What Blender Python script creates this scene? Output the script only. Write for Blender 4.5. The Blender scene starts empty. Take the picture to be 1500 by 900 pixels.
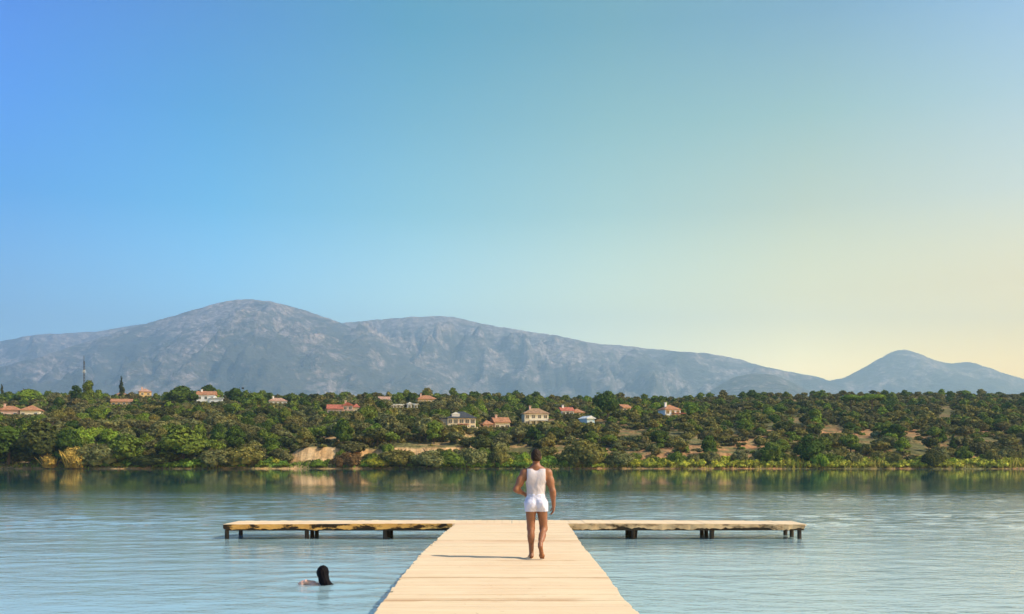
import bpy, math, random
import numpy as np

# ------------------------------------------------------------------ camera, sky, sun, exposure
S = bpy.context.scene
COL = S.collection
F, CX, HY, EYE = 1458.0, 750.0, 676.0, 2.0      # focal length in photo pixels, principal column, horizon row, eye height over water

cam_d = bpy.data.cameras.new('camera')
cam = bpy.data.objects.new('camera', cam_d)
COL.objects.link(cam)
cam.location = (0, 0, EYE)
cam.rotation_euler = (math.radians(90), 0, 0)
cam_d.sensor_width = 36.0
cam_d.lens = 36.0 * F / 1500.0
cam_d.shift_y = (HY - 450.0) / 1500.0
cam_d.clip_start = 0.1
cam_d.clip_end = 60000
S.camera = cam

SUN_EL, SUN_AZ = math.radians(45), math.radians(105)   # azimuth clockwise from +Y (the view direction)
W = bpy.data.worlds.new('World')
S.world = W
W.use_nodes = True


def world_nodes():
    nt = W.node_tree
    nt.nodes.clear()
    N, L = nt.nodes.new, nt.links.new
    out = N('ShaderNodeOutputWorld')
    bg = N('ShaderNodeBackground')
    bg.inputs['Strength'].default_value = 0.12
    sky = N('ShaderNodeTexSky')
    sky.sky_type = 'NISHITA'
    sky.sun_disc = False
    sky.sun_elevation = SUN_EL
    sky.sun_rotation = SUN_AZ
    sky.air_density = 1.2
    sky.dust_density = 1.5
    sky.ozone_density = 1.5
    tc = N('ShaderNodeTexCoord')
    sep = N('ShaderNodeSeparateXYZ')
    L(tc.outputs['Generated'], sep.inputs[0])

    # warm hazy air towards the sun's side, clear blue away from it: a filter on the sky by compass direction and height
    mx = N('ShaderNodeMapRange')
    mx.inputs['From Min'].default_value = -0.46
    mx.inputs['From Max'].default_value = 0.46
    L(sep.outputs['X'], mx.inputs['Value'])
    prev = None
    for k, (z, cols) in enumerate(SKY_FILTER):
        r = N('ShaderNodeValToRGB')
        e = r.color_ramp.elements
        while len(e) < len(cols):
            e.new(0.5)
        for q, c in enumerate(cols):
            e[q].position = q / (len(cols) - 1)
            e[q].color = (*c, 1)
        L(mx.outputs[0], r.inputs[0])
        if prev is not None:
            mz = N('ShaderNodeMapRange')
            mz.inputs['From Min'].default_value = SKY_FILTER[k - 1][0]
            mz.inputs['From Max'].default_value = z
            L(sep.outputs['Z'], mz.inputs['Value'])
            mix = N('ShaderNodeMix')
            mix.data_type = 'RGBA'
            L(mz.outputs[0], mix.inputs[0])
            L(prev, mix.inputs[6])
            L(r.outputs[0], mix.inputs[7])
            prev = mix.outputs[2]
        else:
            prev = r.outputs[0]
    mul = N('ShaderNodeMix')
    mul.data_type = 'RGBA'
    mul.blend_type = 'MULTIPLY'
    mul.inputs[0].default_value = 1.0
    L(sky.outputs[0], mul.inputs[6])
    L(prev, mul.inputs[7])
    L(mul.outputs[2], bg.inputs['Color'])
    L(bg.outputs[0], out.inputs['Surface'])


SKY_FILTER = [
    (0.09, [(1.376, 1.967, 2.558), (1.837, 2.514, 3.077), (3.234, 3.291, 3.006), (5.066, 3.962, 2.525), (7.173, 4.553, 1.686), (6.715, 3.43, 0.219)]),
    (0.16, [(0.646, 1.345, 1.999), (1.18, 2.214, 2.607), (2.519, 2.917, 2.335), (3.82, 3.099, 1.596), (4.552, 2.813, 0.817), (4.336, 2.16, 0.293)]),
    (0.24, [(0.02, 0.902, 1.781), (0.285, 1.458, 1.847), (1.002, 1.808, 1.486), (1.761, 1.912, 1.109), (2.338, 1.732, 0.689), (2.429, 1.683, 0.886)]),
    (0.32, [(0.02, 0.748, 1.95), (0.02, 1.021, 1.472), (0.487, 1.302, 1.157), (0.973, 1.424, 0.888), (1.171, 1.354, 0.755), (1.346, 1.305, 1.005)]),
    (0.40, [(0.02, 0.568, 1.836), (0.02, 0.732, 1.373), (0.061, 0.954, 0.957), (0.38, 0.995, 0.761), (0.456, 0.854, 0.825), (0.665, 0.986, 1.21)]),
    (0.80, [(0.25, 0.42, 0.55), (0.25, 0.42, 0.55), (0.25, 0.42, 0.55), (0.25, 0.42, 0.55), (0.25, 0.42, 0.55), (0.25, 0.42, 0.55)]),
]
world_nodes()

sun_d = bpy.data.lights.new('sun', 'SUN')
sun_d.energy = 5.0
sun_d.angle = math.radians(0.5)
sun_d.color = (1.0, 0.88, 0.70)
sun = bpy.data.objects.new('sun', sun_d)
COL.objects.link(sun)
sun.rotation_euler = (math.radians(90) - SUN_EL, 0, math.radians(180) - SUN_AZ)
sun.location = (40, -10, 60)

S.view_settings.view_transform = 'Standard'
S.view_settings.look = 'None'
S.view_settings.exposure = 0.32
S.view_settings.gamma = 1.0
S.render.engine = 'CYCLES'
S.cycles.use_denoising = True
S.cycles.max_bounces = 6
S.cycles.volume_bounces = 1
S.cycles.sample_clamp_indirect = 6.0

HAZE_DENSITY = 1.12e-4
HAZE_COLOR = (0.52, 0.77, 1.0)

# ------------------------------------------------------------------ helpers
rnd = random.Random(7)


def tag(o, label=None, cat=None, group=None, kind=None):
    for k, v in (('label', label), ('category', cat), ('group', group), ('kind', kind)):
        if v:
            o[k] = v
    return o


def link(o, parent=None):
    COL.objects.link(o)
    if parent is not None:
        o.parent = parent
    return o


def empty(name, loc, rz=0.0):
    o = bpy.data.objects.new(name, None)
    o.empty_display_size = 0.3
    o.location = loc
    o.rotation_euler = (0, 0, rz)
    return link(o)


def mesh_np(name, verts, faces, mats, midx=None, smooth=False):
    """verts (n,3); faces: array (m,k) or list of such arrays"""
    me = bpy.data.meshes.new(name)
    blocks = faces if isinstance(faces, list) else [faces]
    blocks = [np.asarray(b, np.int32) for b in blocks if len(b)]
    loops = np.concatenate([b.ravel() for b in blocks])
    tot = np.concatenate([np.full(len(b), b.shape[1], np.int32) for b in blocks])
    start = np.concatenate([[0], np.cumsum(tot)[:-1]]).astype(np.int32)
    v = np.asarray(verts, np.float32)
    me.vertices.add(len(v))
    me.vertices.foreach_set('co', v.ravel())
    me.loops.add(len(loops))
    me.loops.foreach_set('vertex_index', loops)
    me.polygons.add(len(tot))
    me.polygons.foreach_set('loop_start', start)
    me.polygons.foreach_set('loop_total', tot)
    for m in mats:
        me.materials.append(m)
    if midx is not None:
        me.polygons.foreach_set('material_index', np.asarray(midx, np.int32))
    me.polygons.foreach_set('use_smooth', np.full(len(tot), bool(smooth)))
    me.update(calc_edges=True)
    me.validate()
    return me


class MB:
    """collects boxes, bars and polygons, then links them as one mesh object"""

    def __init__(self):
        self.v, self.f, self.m = [], [], []

    def poly(self, pts, faces, mat=0):
        b = len(self.v)
        self.v += [tuple(p) for p in pts]
        for f in faces:
            self.f.append([b + i for i in f])
            self.m.append(mat)
        return self

    def box(self, x0, x1, y0, y1, z0, z1, mat=0, jit=0.0, r=None):
        r = r or rnd
        p = [(x, y, z) for z in (z0, z1) for y in (y0, y1) for x in (x0, x1)]
        if jit:
            p = [tuple(c + r.uniform(-jit, jit) for c in q) for q in p]
        return self.poly(p, [(0, 2, 3, 1), (4, 5, 7, 6), (0, 1, 5, 4), (2, 6, 7, 3), (0, 4, 6, 2), (1, 3, 7, 5)], mat)

    def tube(self, a, b, ra, rb, n=8, mat=0):
        a, b = np.array(a, float), np.array(b, float)
        d = b - a
        d /= np.linalg.norm(d)
        u = np.cross(d, (0, 0, 1) if abs(d[2]) < 0.9 else (1, 0, 0))
        u /= np.linalg.norm(u)
        w = np.cross(d, u)
        p = []
        for c, r in ((a, ra), (b, rb)):
            for k in range(n):
                t = 2 * math.pi * k / n
                p.append(tuple(c + r * (math.cos(t) * u + math.sin(t) * w)))
        f = [(k, (k + 1) % n, n + (k + 1) % n, n + k) for k in range(n)]
        f += [tuple(range(n - 1, -1, -1)), tuple(range(n, 2 * n))]
        return self.poly(p, f, mat)

    def build(self, name, mats, parent=None, smooth=False):
        mats = mats if isinstance(mats, (list, tuple)) else [mats]
        me = bpy.data.meshes.new(name)
        me.from_pydata(self.v, [], self.f)
        for m in mats:
            me.materials.append(m)
        me.polygons.foreach_set('material_index', np.array(self.m, np.int32))
        me.polygons.foreach_set('use_smooth', np.full(len(self.f), smooth))
        me.update()
        return link(bpy.data.objects.new(name, me), parent)


def lattice(x, y, seed):
    xi, yi = np.floor(x).astype(np.int64), np.floor(y).astype(np.int64)
    fx, fy = x - xi, y - yi
    fx, fy = fx * fx * (3 - 2 * fx), fy * fy * (3 - 2 * fy)

    def h(i, j):
        n = (i * 374761393 + j * 668265263 + seed * 974711) & 0x7fffffff
        n = ((n ^ (n >> 13)) * 1274126177) & 0x7fffffff
        n = (n ^ (n >> 16)) & 0xffff
        return n / 32767.5 - 1.0
    a = h(xi, yi) * (1 - fx) + h(xi + 1, yi) * fx
    b = h(xi, yi + 1) * (1 - fx) + h(xi + 1, yi + 1) * fx
    return a * (1 - fy) + b * fy


def fbm(x, y, seed=0, octaves=4, gain=0.5, ridged=False):
    x, y = np.asarray(x, float), np.asarray(y, float)
    t, amp, tot = 0.0, 1.0, 0.0
    for k in range(octaves):
        n = lattice(x * 2 ** k + 17.3 * k, y * 2 ** k - 9.1 * k, seed + k)
        if ridged:
            n = 1 - 2 * np.abs(n)
        t = t + amp * n
        tot += amp
        amp *= gain
    return t / tot


def sstep(a, b, x):
    t = np.clip((np.asarray(x, float) - a) / (b - a), 0, 1)
    return t * t * (3 - 2 * t)


# ------------------------------------------------------------------ materials
class Mat:
    def __init__(self, name):
        self.m = bpy.data.materials.new(name)
        self.m.use_nodes = True
        self.nt = self.m.node_tree
        self.b = self.nt.nodes['Principled BSDF']
        self.N, self.L = self.nt.nodes.new, self.nt.links.new

    def set(self, color=None, rough=None, spec=None):
        if color is not None:
            self.b.inputs['Base Color'].default_value = (*color, 1)
        if rough is not None:
            self.b.inputs['Roughness'].default_value = rough
        if spec is not None:
            self.b.inputs['Specular IOR Level'].default_value = spec
        return self

    def coords(self, kind='Object', scale=(1, 1, 1)):
        mp = self.N('ShaderNodeMapping')
        mp.inputs['Scale'].default_value = scale
        if kind == 'World':
            self.L(self.N('ShaderNodeNewGeometry').outputs['Position'], mp.inputs[0])
        else:
            self.L(self.N('ShaderNodeTexCoord').outputs[kind], mp.inputs[0])
        return mp.outputs[0]

    def noise(self, vec, scale, detail=4, rough=0.55):
        n = self.N('ShaderNodeTexNoise')
        n.inputs['Scale'].default_value = scale
        n.inputs['Detail'].default_value = detail
        n.inputs['Roughness'].default_value = rough
        self.L(vec, n.inputs['Vector'])
        return n.outputs['Fac']

    def maprange(self, v, a, b, c=0.0, d=1.0, smooth=False):
        n = self.N('ShaderNodeMapRange')
        if smooth:
            n.interpolation_type = 'SMOOTHSTEP'
        for k, x in (('From Min', a), ('From Max', b), ('To Min', c), ('To Max', d)):
            n.inputs[k].default_value = x
        self.L(v, n.inputs['Value'])
        return n.outputs[0]

    def math(self, op, a, b=None):
        n = self.N('ShaderNodeMath')
        n.operation = op
        for k, x in enumerate((a, b)):
            if x is None:
                continue
            if isinstance(x, (int, float)):
                n.inputs[k].default_value = x
            else:
                self.L(x, n.inputs[k])
        return n.outputs[0]

    def mix(self, fac, a, b, mode='MIX'):
        n = self.N('ShaderNodeMix')
        n.data_type = 'RGBA'
        n.blend_type = mode
        for k, x in ((0, fac), (6, a), (7, b)):
            if isinstance(x, (int, float)):
                n.inputs[k].default_value = x
            elif isinstance(x, tuple):
                n.inputs[k].default_value = (*x, 1)
            else:
                self.L(x, n.inputs[k])
        return n.outputs[2]

    def scale_color(self, col, fac):
        n = self.N('ShaderNodeVectorMath')
        n.operation = 'SCALE'
        if isinstance(col, tuple):
            n.inputs[0].default_value = col
        else:
            self.L(col, n.inputs[0])
        self.L(fac, n.inputs['Scale'])
        return n.outputs[0]

    def color(self, c):
        self.L(c, self.b.inputs['Base Color'])
        return self

    def bump(self, h, strength=0.3, dist=0.05):
        n = self.N('ShaderNodeBump')
        n.inputs['Strength'].default_value = strength
        n.inputs['Distance'].default_value = dist
        self.L(h, n.inputs['Height'])
        self.L(n.outputs[0], self.b.inputs['Normal'])
        return self


def plain(name, color, rough=0.7, var=0.25, scale=3.0, bump=0.0, spec=0.3):
    m = Mat(name).set(color, rough, spec)
    n = m.noise(m.coords('Object'), scale, 5)
    m.color(m.scale_color(color, m.maprange(n, 0.25, 0.75, 1 - var, 1 + var)))
    if bump:
        m.bump(n, bump, 0.03)
    return m.m


def leaf_material(name, use_attr):
    m = Mat(name).set(None, 0.7, 0.04)
    if use_attr:
        a = m.N('ShaderNodeAttribute')
        a.attribute_name = 'tone'
        col = a.outputs['Color']
    else:
        col = m.N('ShaderNodeObjectInfo').outputs['Color']
    isl = m.N('ShaderNodeNewGeometry').outputs['Random Per Island']
    n = m.noise(m.coords('World'), 0.45, 3)
    f = m.math('MULTIPLY', m.maprange(isl, 0, 1, 0.50, 1.50), m.maprange(n, 0.3, 0.7, 0.72, 1.3))
    c = m.scale_color(col, f)
    warm = m.maprange(m.noise(m.coords('World'), 0.9, 2), 0.45, 0.75)
    c = m.mix(m.math('MULTIPLY', warm, 0.45), c, m.mix(1.0, c, (1.5, 1.15, 0.5), 'MULTIPLY'))
    m.color(c)
    tr = m.N('ShaderNodeBsdfTranslucent')
    m.L(m.mix(1.0, c, (1.1, 1.3, 0.5), 'MULTIPLY'), tr.inputs['Color'])
    ms = m.N('ShaderNodeMixShader')
    ms.inputs[0].default_value = 0.18
    m.L(m.b.outputs[0], ms.inputs[1])
    m.L(tr.outputs[0], ms.inputs[2])
    m.L(ms.outputs[0], m.nt.nodes['Material Output'].inputs['Surface'])
    return m.m


LEAF = leaf_material('leaf', False)
LEAF_MASS = leaf_material('leaf_mass', True)
BARK = plain('bark', (0.09, 0.065, 0.045), 0.9, 0.4, 6.0)


def ground_material():
    m = Mat('soil').set(None, 0.95, 0.1)
    p = m.coords('World')
    sep = m.N('ShaderNodeSeparateXYZ')
    m.L(p, sep.inputs[0])
    big = m.noise(p, 0.035, 4)
    mid = m.noise(p, 0.22, 5)
    fine = m.noise(p, 1.4, 4)
    sand = m.mix(m.maprange(mid, 0.35, 0.65), (0.50, 0.29, 0.125), (0.62, 0.42, 0.22))
    red = m.mix(m.maprange(mid, 0.35, 0.65), (0.44, 0.195, 0.080), (0.58, 0.31, 0.145))
    side = m.maprange(sep.outputs['X'], -25, 40)
    soil = m.mix(side, sand, red)
    grass = m.mix(m.maprange(fine, 0.35, 0.65), (0.085, 0.085, 0.030), (0.19, 0.165, 0.06))
    cov = m.maprange(m.math('ADD', m.math('MULTIPLY', big, 0.6), m.math('MULTIPLY', mid, 0.4)), 0.40, 0.52)
    up = m.N('ShaderNodeSeparateXYZ')
    m.L(m.N('ShaderNodeNewGeometry').outputs['Normal'], up.inputs[0])
    flat = m.maprange(up.outputs['Z'], 0.80, 0.96)
    cov = m.math('MULTIPLY', cov, flat)
    far = m.maprange(sep.outputs['Y'], 330, 420)
    cov = m.math('MAXIMUM', cov, m.math('MULTIPLY', far, 0.8))
    c = m.mix(cov, soil, grass)
    run = m.noise(m.coords('World', (1.0, 0.12, 0.10)), 0.9, 4)
    c = m.scale_color(c, m.math('MULTIPLY', m.maprange(fine, 0.3, 0.7, 0.75, 1.2), m.maprange(run, 0.35, 0.6, 0.62, 1.1)))
    m.color(c)
    m.bump(fine, 0.5, 0.4)
    return m.m


def mountain_material():
    m = Mat('mountain_scrub').set(None, 0.95, 0.05)
    p = m.coords('World')
    sep = m.N('ShaderNodeSeparateXYZ')
    m.L(p, sep.inputs[0])
    n1 = m.noise(p, 0.0012, 6, 0.6)
    n2 = m.noise(m.coords('World', (1, 1, 2.0)), 0.006, 6, 0.68)
    n3 = m.noise(p, 0.02, 6, 0.7)
    scrub = m.mix(m.maprange(n3, 0.3, 0.7), (0.050, 0.056, 0.040), (0.140, 0.130, 0.095))
    rock = m.mix(m.maprange(n3, 0.3, 0.7), (0.25, 0.20, 0.17), (0.70, 0.53, 0.46))
    alt = m.maprange(sep.outputs['Z'], 900, 1800, 0.0, 0.10)
    s = m.math('ADD', m.math('ADD', m.math('MULTIPLY', n1, 0.5), m.math('MULTIPLY', n2, 0.5)), alt)
    f = m.math('MULTIPLY', m.maprange(s, 0.50, 0.59), m.maprange(n3, 0.38, 0.62, 0.15, 1.0))
    m.color(m.mix(f, scrub, rock))
    m.bump(n2, 0.8, 90)
    return m.m


def water_material():
    m = Mat('lake_water')
    m.nt.nodes.remove(m.b)
    p = m.coords('World')
    sep = m.N('ShaderNodeSeparateXYZ')
    m.L(p, sep.inputs[0])
    patch = m.maprange(m.noise(m.coords('World', (0.25, 1, 1)), 0.06, 3), 0.38, 0.62, 0.35, 1.3)
    calm = m.maprange(sep.outputs['Y'], 38, 98, 1.0, 0.05, True)
    h1 = m.math('MULTIPLY', m.noise(m.coords('World', (0.6, 1, 1)), 2.6, 4, 0.6), 0.024)
    h2 = m.math('MULTIPLY', m.noise(m.coords('World', (0.30, 1, 1)), 0.35, 2, 0.5), 0.030)
    h = m.math('MULTIPLY', m.math('ADD', h1, h2), m.math('MULTIPLY', patch, calm))
    bump = m.N('ShaderNodeBump')
    bump.inputs['Strength'].default_value = 1.0
    bump.inputs['Distance'].default_value = 1.0
    m.L(h, bump.inputs['Height'])
    body = m.N('ShaderNodeBsdfDiffuse')
    # by distance: bright sky sheen near, dark bank reflection far, painted into body colour
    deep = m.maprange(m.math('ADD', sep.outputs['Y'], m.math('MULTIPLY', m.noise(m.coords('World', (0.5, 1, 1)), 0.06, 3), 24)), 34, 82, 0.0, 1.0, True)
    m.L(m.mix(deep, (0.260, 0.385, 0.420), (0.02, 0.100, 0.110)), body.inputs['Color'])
    gl = m.N('ShaderNodeBsdfGlossy')
    gl.inputs['Roughness'].default_value = 0.035
    gl.inputs['Color'].default_value = (1, 1, 1, 1)
    m.L(bump.outputs[0], gl.inputs['Normal'])
    fr = m.N('ShaderNodeFresnel')
    fr.inputs['IOR'].default_value = 1.333
    m.L(bump.outputs[0], fr.inputs['Normal'])
    mix = m.N('ShaderNodeMixShader')
    m.L(fr.outputs[0], mix.inputs[0])
    m.L(body.outputs[0], mix.inputs[1])
    m.L(gl.outputs[0], mix.inputs[2])
    m.L(mix.outputs[0], m.nt.nodes['Material Output'].inputs['Surface'])
    return m.m


SWIM = ((473 - CX) / F * 16.1, 16.1)

# ------------------------------------------------------------------ terrain


def shore(X):
    X = np.asarray(X, float)
    return 265 + 2.5 * np.sin(X * 0.021 + 1) + 1.2 * np.sin(X * 0.083) + 0.8 * np.sin(X * 0.19 + 2)


def terrain(X, Y):
    X, Y = np.asarray(X, float), np.asarray(Y, float)
    d = Y - shore(X)
    t = np.clip(d / 335, 0, 1)
    hill = 0.25 * sstep(0, 1.2, d) + (38.2 + 2.6 * sstep(60, 230, X)) * t ** 0.95
    hill = hill - np.clip(d - 345, 0, 900) * 0.022
    rough = fbm(X * 0.022, Y * 0.022, 3, 3) * 1.6 * sstep(10, 60, d) + fbm(X * 0.09, Y * 0.09, 9, 3) * 0.7 * sstep(4, 20, d)
    # the cut sandy bank, and smaller slips on the sunny side
    m1 = sstep(-66, -58, X) * (1 - sstep(-16, -6, X))
    wob = 4.0 * fbm(X * 0.09, X * 0 + 1.5, 21, 4, 0.6)
    gul = 0.8 * fbm(X * 0.5, d * 0.05, 23, 3)
    scarp = (3.9 + 1.6 * fbm(X * 0.07, X * 0 + 8.5, 27, 3)) * m1 * sstep(11 + wob, 15.5 + wob, d + gul)
    m2 = 0.55 * sstep(-12, 30, X)
    w2 = 5.0 * fbm(X * 0.05, X * 0 + 4.5, 31, 3)
    scarp = scarp + m2 * (2.2 * sstep(16 + w2, 19 + w2, d) + 1.8 * sstep(46 + 2 * w2, 50 + 2 * w2, d))
    hill = hill + (scarp + rough) * (1 - 0.9 * sstep(60, 320, d))
    bed = np.maximum(-2.5, d * 0.12)
    z = np.where(d < 0, bed, hill)
    near = 0.9 * sstep(-16, -22, Y) - 2.5 * (1 - sstep(-13, -19, Y))
    return np.where(Y < -12, near, z)


def ground_hit(px, py):
    """the hillside point seen in this direction from the jetty"""
    Y = np.linspace(262, 640, 3000)
    X = (px - CX) / F * Y
    z = EYE - (py - HY) / F * Y
    k = np.nonzero(terrain(X, Y) >= z)[0]
    i = k[0] if len(k) else int(np.argmax(terrain(X, Y) - z))
    return float(X[i]), float(Y[i]), float(terrain(X[i], Y[i]))


def project(x, y, z):
    return CX + F * x / y, HY - F * (z - EYE) / y


def build_setting():
    xs = np.concatenate([np.linspace(-9600, -420, 32), np.arange(-400, 401, 2.5), np.linspace(420, 9600, 32)])
    ys = np.concatenate([[-70, -40, -26, -22, -20, -18, -16, -14, -12, -8, 40, 120, 200, 250], np.arange(256, 320, 1.0),
                         np.arange(322, 640, 3.5), np.geomspace(650, 15700, 44)])
    X, Y = np.meshgrid(xs, ys)
    Z = terrain(X, Y)
    n, m = len(xs), len(ys)
    idx = np.arange(n * m).reshape(m, n)
    f = np.stack([idx[:-1, :-1], idx[:-1, 1:], idx[1:, 1:], idx[1:, :-1]], -1).reshape(-1, 4)
    me = mesh_np('ground', np.stack([X, Y, Z], -1).reshape(-1, 3), f, [ground_material()], smooth=True)
    tag(link(bpy.data.objects.new('ground', me)), kind='structure')
    gx = np.concatenate([[-9600, -900, -300, -130, -100, -80], np.arange(-64, 64.01, 0.20), [80, 100, 130, 300, 900, 9600]])
    gy = np.concatenate([[-60, -30, -18], np.arange(-12, 30, 0.15), np.arange(30, 70, 0.20), np.arange(70, 118, 0.32), [120, 150, 200, 262, 300]])
    X, Y = np.meshgrid(gx, gy)
    env = 0.88 * (1 - sstep(40, 84, Y)) * sstep(-12, -8, Y) * (1 - sstep(52, 64, np.abs(X)))
    patch = 0.50 + 0.75 * sstep(-0.35, 0.35, fbm(X * 0.035, Y * 0.09, 71, 3))
    breeze = 0.70 + 0.65 * sstep(19, 34, Y)
    h = 0.011 * fbm(X * 0.42 + 0.2 * Y, Y * 0.85, 61, 2) + 0.013 * fbm(X * 1.3 - 0.3 * Y, Y * 1.8, 63, 2) + 0.009 * fbm(X * 2.1 + 0.5 * Y, Y * 3.0, 65, 1)
    h = h * breeze
    dist = np.hypot(X - SWIM[0], Y - SWIM[1])
    near = np.exp(-(dist / 1.6) ** 2)
    Z = WAVE * h * env * patch * (1 - 0.5 * near) + 0.009 * np.sin(dist * 8.0) * np.exp(-(dist / 1.8) ** 2) * (dist > 0.18) + 0.020 * np.exp(-((Y - SWIM[1] + 0.05 * (X - SWIM[0])) / 0.16) ** 2) * np.exp(-np.clip(X - SWIM[0] - 0.25, 0, 9) / 1.1) * (X > SWIM[0] + 0.1)
    n, m = len(gx), len(gy)
    idx = np.arange(n * m).reshape(m, n)
    f = np.stack([idx[:-1, :-1], idx[:-1, 1:], idx[1:, 1:], idx[1:, :-1]], -1).reshape(-1, 4)
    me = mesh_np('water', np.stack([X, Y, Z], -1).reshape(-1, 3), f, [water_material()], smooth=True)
    tag(link(bpy.data.objects.new('water', me)), kind='structure')


WAVE = 1.0


def mountain(profile, D, depth, seed, amp=0.33, step=36):
    px = np.array([p[0] for p in profile], float)
    py = np.array([p[1] for p in profile], float)
    X = np.arange((px[0] - CX) / F * D, (px[-1] - CX) / F * D, step)
    pxs = CX + X * F / D
    k = np.interp(pxs, px, py)
    ker = np.hanning(9)
    ker /= ker.sum()
    k = np.convolve(np.pad(k, 4, mode='edge'), ker, 'valid')
    zr = EYE + (HY - k) / F * D
    zr = zr + np.clip(zr / 1150, 0.15, 1) * (fbm(X * 0.0022, X * 0 + seed, seed, 4, 0.6) * 15 + fbm(X * 0.011, X * 0 + seed, seed + 5, 3, 0.7) * 11)
    s = np.concatenate([np.linspace(0, 1, 110), np.linspace(1.03, 1.5, 12)])
    SX, SS = np.meshgrid(X, s)
    SY = D - depth + SS * depth
    warp = fbm(SX * 0.0005, SY * 0.0005, seed + 40, 3) * 900
    r1 = fbm((SX + warp) * 0.0009, SY * 0.0004, seed, 5, 0.55, ridged=True)
    r2 = fbm((SX + warp) * 0.0034, SY * 0.0022, seed + 9, 4, 0.55, ridged=True)
    env = np.sin(np.pi * np.clip(SS, 0, 1)) ** 0.8 * np.where(SS > 1, 0, 1)
    prof = np.where(SS <= 1, np.clip(SS, 0, 1) ** 1.05 * (1 - 0.06 * np.sin(np.pi * np.clip(SS, 0, 1))), 1 - (SS - 1) * 1.2)
    Z = zr[None, :] * (prof + env * (amp * (r1 - 0.25) + amp * 0.42 * r2)) - 5 * (1 - np.clip(SS, 0, 1))
    lim = EYE + (np.interp(SX * D / SY, X, zr) - EYE) * SY / D - 6          # a spur never rises over its ridge
    Z = np.where(SS < 0.995, np.minimum(Z, lim), Z)
    Z = np.maximum(Z, -7)
    m_, n_ = SX.shape
    idx = np.arange(n_ * m_).reshape(m_, n_)
    f = np.stack([idx[:-1, :-1], idx[:-1, 1:], idx[1:, 1:], idx[1:, :-1]], -1).reshape(-1, 4)
    me = mesh_np('mountain', np.stack([SX, SY, Z], -1).reshape(-1, 3), f, [MOUNT], smooth=True)
    return tag(link(bpy.data.objects.new('mountain', me)), kind='structure')


MOUNT = mountain_material()
build_setting()
mountain([(-330, 560), (-200, 520), (-100, 503), (0, 500), (30, 495), (60, 490), (100, 488), (150, 484), (200, 476), (240, 469), (300, 466), (380, 478), (460, 520), (540, 575)], 14400, 4680, 11)
mountain([(-160, 585), (-60, 552), (60, 522), (150, 494), (210, 474), (240, 466), (270, 457), (300, 449), (330, 441), (360, 438), (400, 443), (430, 449), (460, 458), (490, 468),
          (520, 481), (560, 499), (600, 517), (640, 537), (690, 562), (740, 590)], 10800, 4140, 23)
mountain([(360, 560), (430, 500), (480, 476), (505, 473), (520, 472), (560, 468), (600, 464), (640, 462), (670, 465), (700, 474), (740, 481), (780, 487), (820, 492), (850, 499), (880, 505),
          (920, 507), (960, 512), (1000, 515), (1040, 519), (1080, 526), (1110, 536), (1150, 544), (1190, 550), (1215, 557), (1250, 572), (1290, 590)], 12600, 4680, 37)
mountain([(1000, 592), (1040, 574), (1070, 554), (1100, 547), (1130, 548), (1150, 555), (1180, 570), (1215, 590)], 8280, 1620, 51, 0.24, 25)
mountain([(1120, 590), (1180, 569), (1210, 559), (1230, 555), (1250, 548), (1275, 534), (1290, 524), (1308, 515), (1324, 511), (1338, 516), (1365, 525), (1390, 532), (1405, 531), (1425, 531),
          (1450, 540), (1480, 550), (1500, 556), (1540, 566), (1620, 590)], 11700, 3420, 67, 0.26)

# ------------------------------------------------------------------ jetty
Z_DECK = 0.40


def deck_material():
    m = Mat('sun_bleached_boards').set(None, 0.85, 0.2)
    isl = m.N('ShaderNodeNewGeometry').outputs['Random Per Island']
    p = m.coords('Object', (1, 9, 4))
    g = m.noise(p, 2.2, 6, 0.6)
    blot = m.noise(m.coords('Object'), 0.8, 5, 0.6)
    c = m.mix(m.maprange(g, 0.3, 0.7), (0.60, 0.458, 0.292), (0.69, 0.550, 0.372))
    c = m.mix(m.maprange(blot, 0.5, 0.72, 0.0, 0.35), c, (0.54, 0.34, 0.20))
    tv = m.noise(m.coords('Object', (0.10, 1.6, 1)), 1.0, 3)
    c = m.mix(m.maprange(tv, 0.48, 0.68, 0.0, 0.45), c, (0.60, 0.385, 0.24))
    sy = m.N('ShaderNodeSeparateXYZ')
    m.L(m.coords('Object'), sy.inputs[0])
    wander = m.math('ADD', sy.outputs['Y'], m.math('MULTIPLY', m.noise(m.coords('Object', (0.8, 0.8, 1)), 1.0, 4), 0.5))
    for y0, wd in ((11.72, 0.22), (13.95, 0.12), (16.3, 0.10), (20.3, 0.25)):
        st = m.maprange(m.math('ABSOLUTE', m.math('SUBTRACT', wander, y0)), 0.0, wd, 0.75, 0.0)
        st = m.math('MULTIPLY', st, m.maprange(blot, 0.38, 0.55))
        c = m.mix(st, c, (0.42, 0.24, 0.12))
    spots = m.noise(m.coords('Object'), 9.0, 3, 0.6)
    c = m.mix(m.maprange(spots, 0.68, 0.76, 0, 0.6), c, (0.25, 0.16, 0.09))
    c = m.scale_color(c, m.maprange(isl, 0, 1, 0.97, 1.02))
    m.color(c)
    m.bump(g, 0.3, 0.01)
    return m.m


def fascia_material(name, c1, c2, dark, lo, hi):
    m = Mat(name).set(None, 0.9, 0.15)
    a = m.noise(m.coords('Object', (1.0, 1, 2.5)), 1.6, 6, 0.65)
    b = m.noise(m.coords('Object', (0.5, 1, 1)), 5.0, 5, 0.6)
    c = m.mix(m.maprange(b, 0.3, 0.7), c1, c2)
    m.color(m.mix(m.maprange(a, lo, hi), c, dark))
    m.bump(b, 0.6, 0.03)
    return m.m


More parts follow.
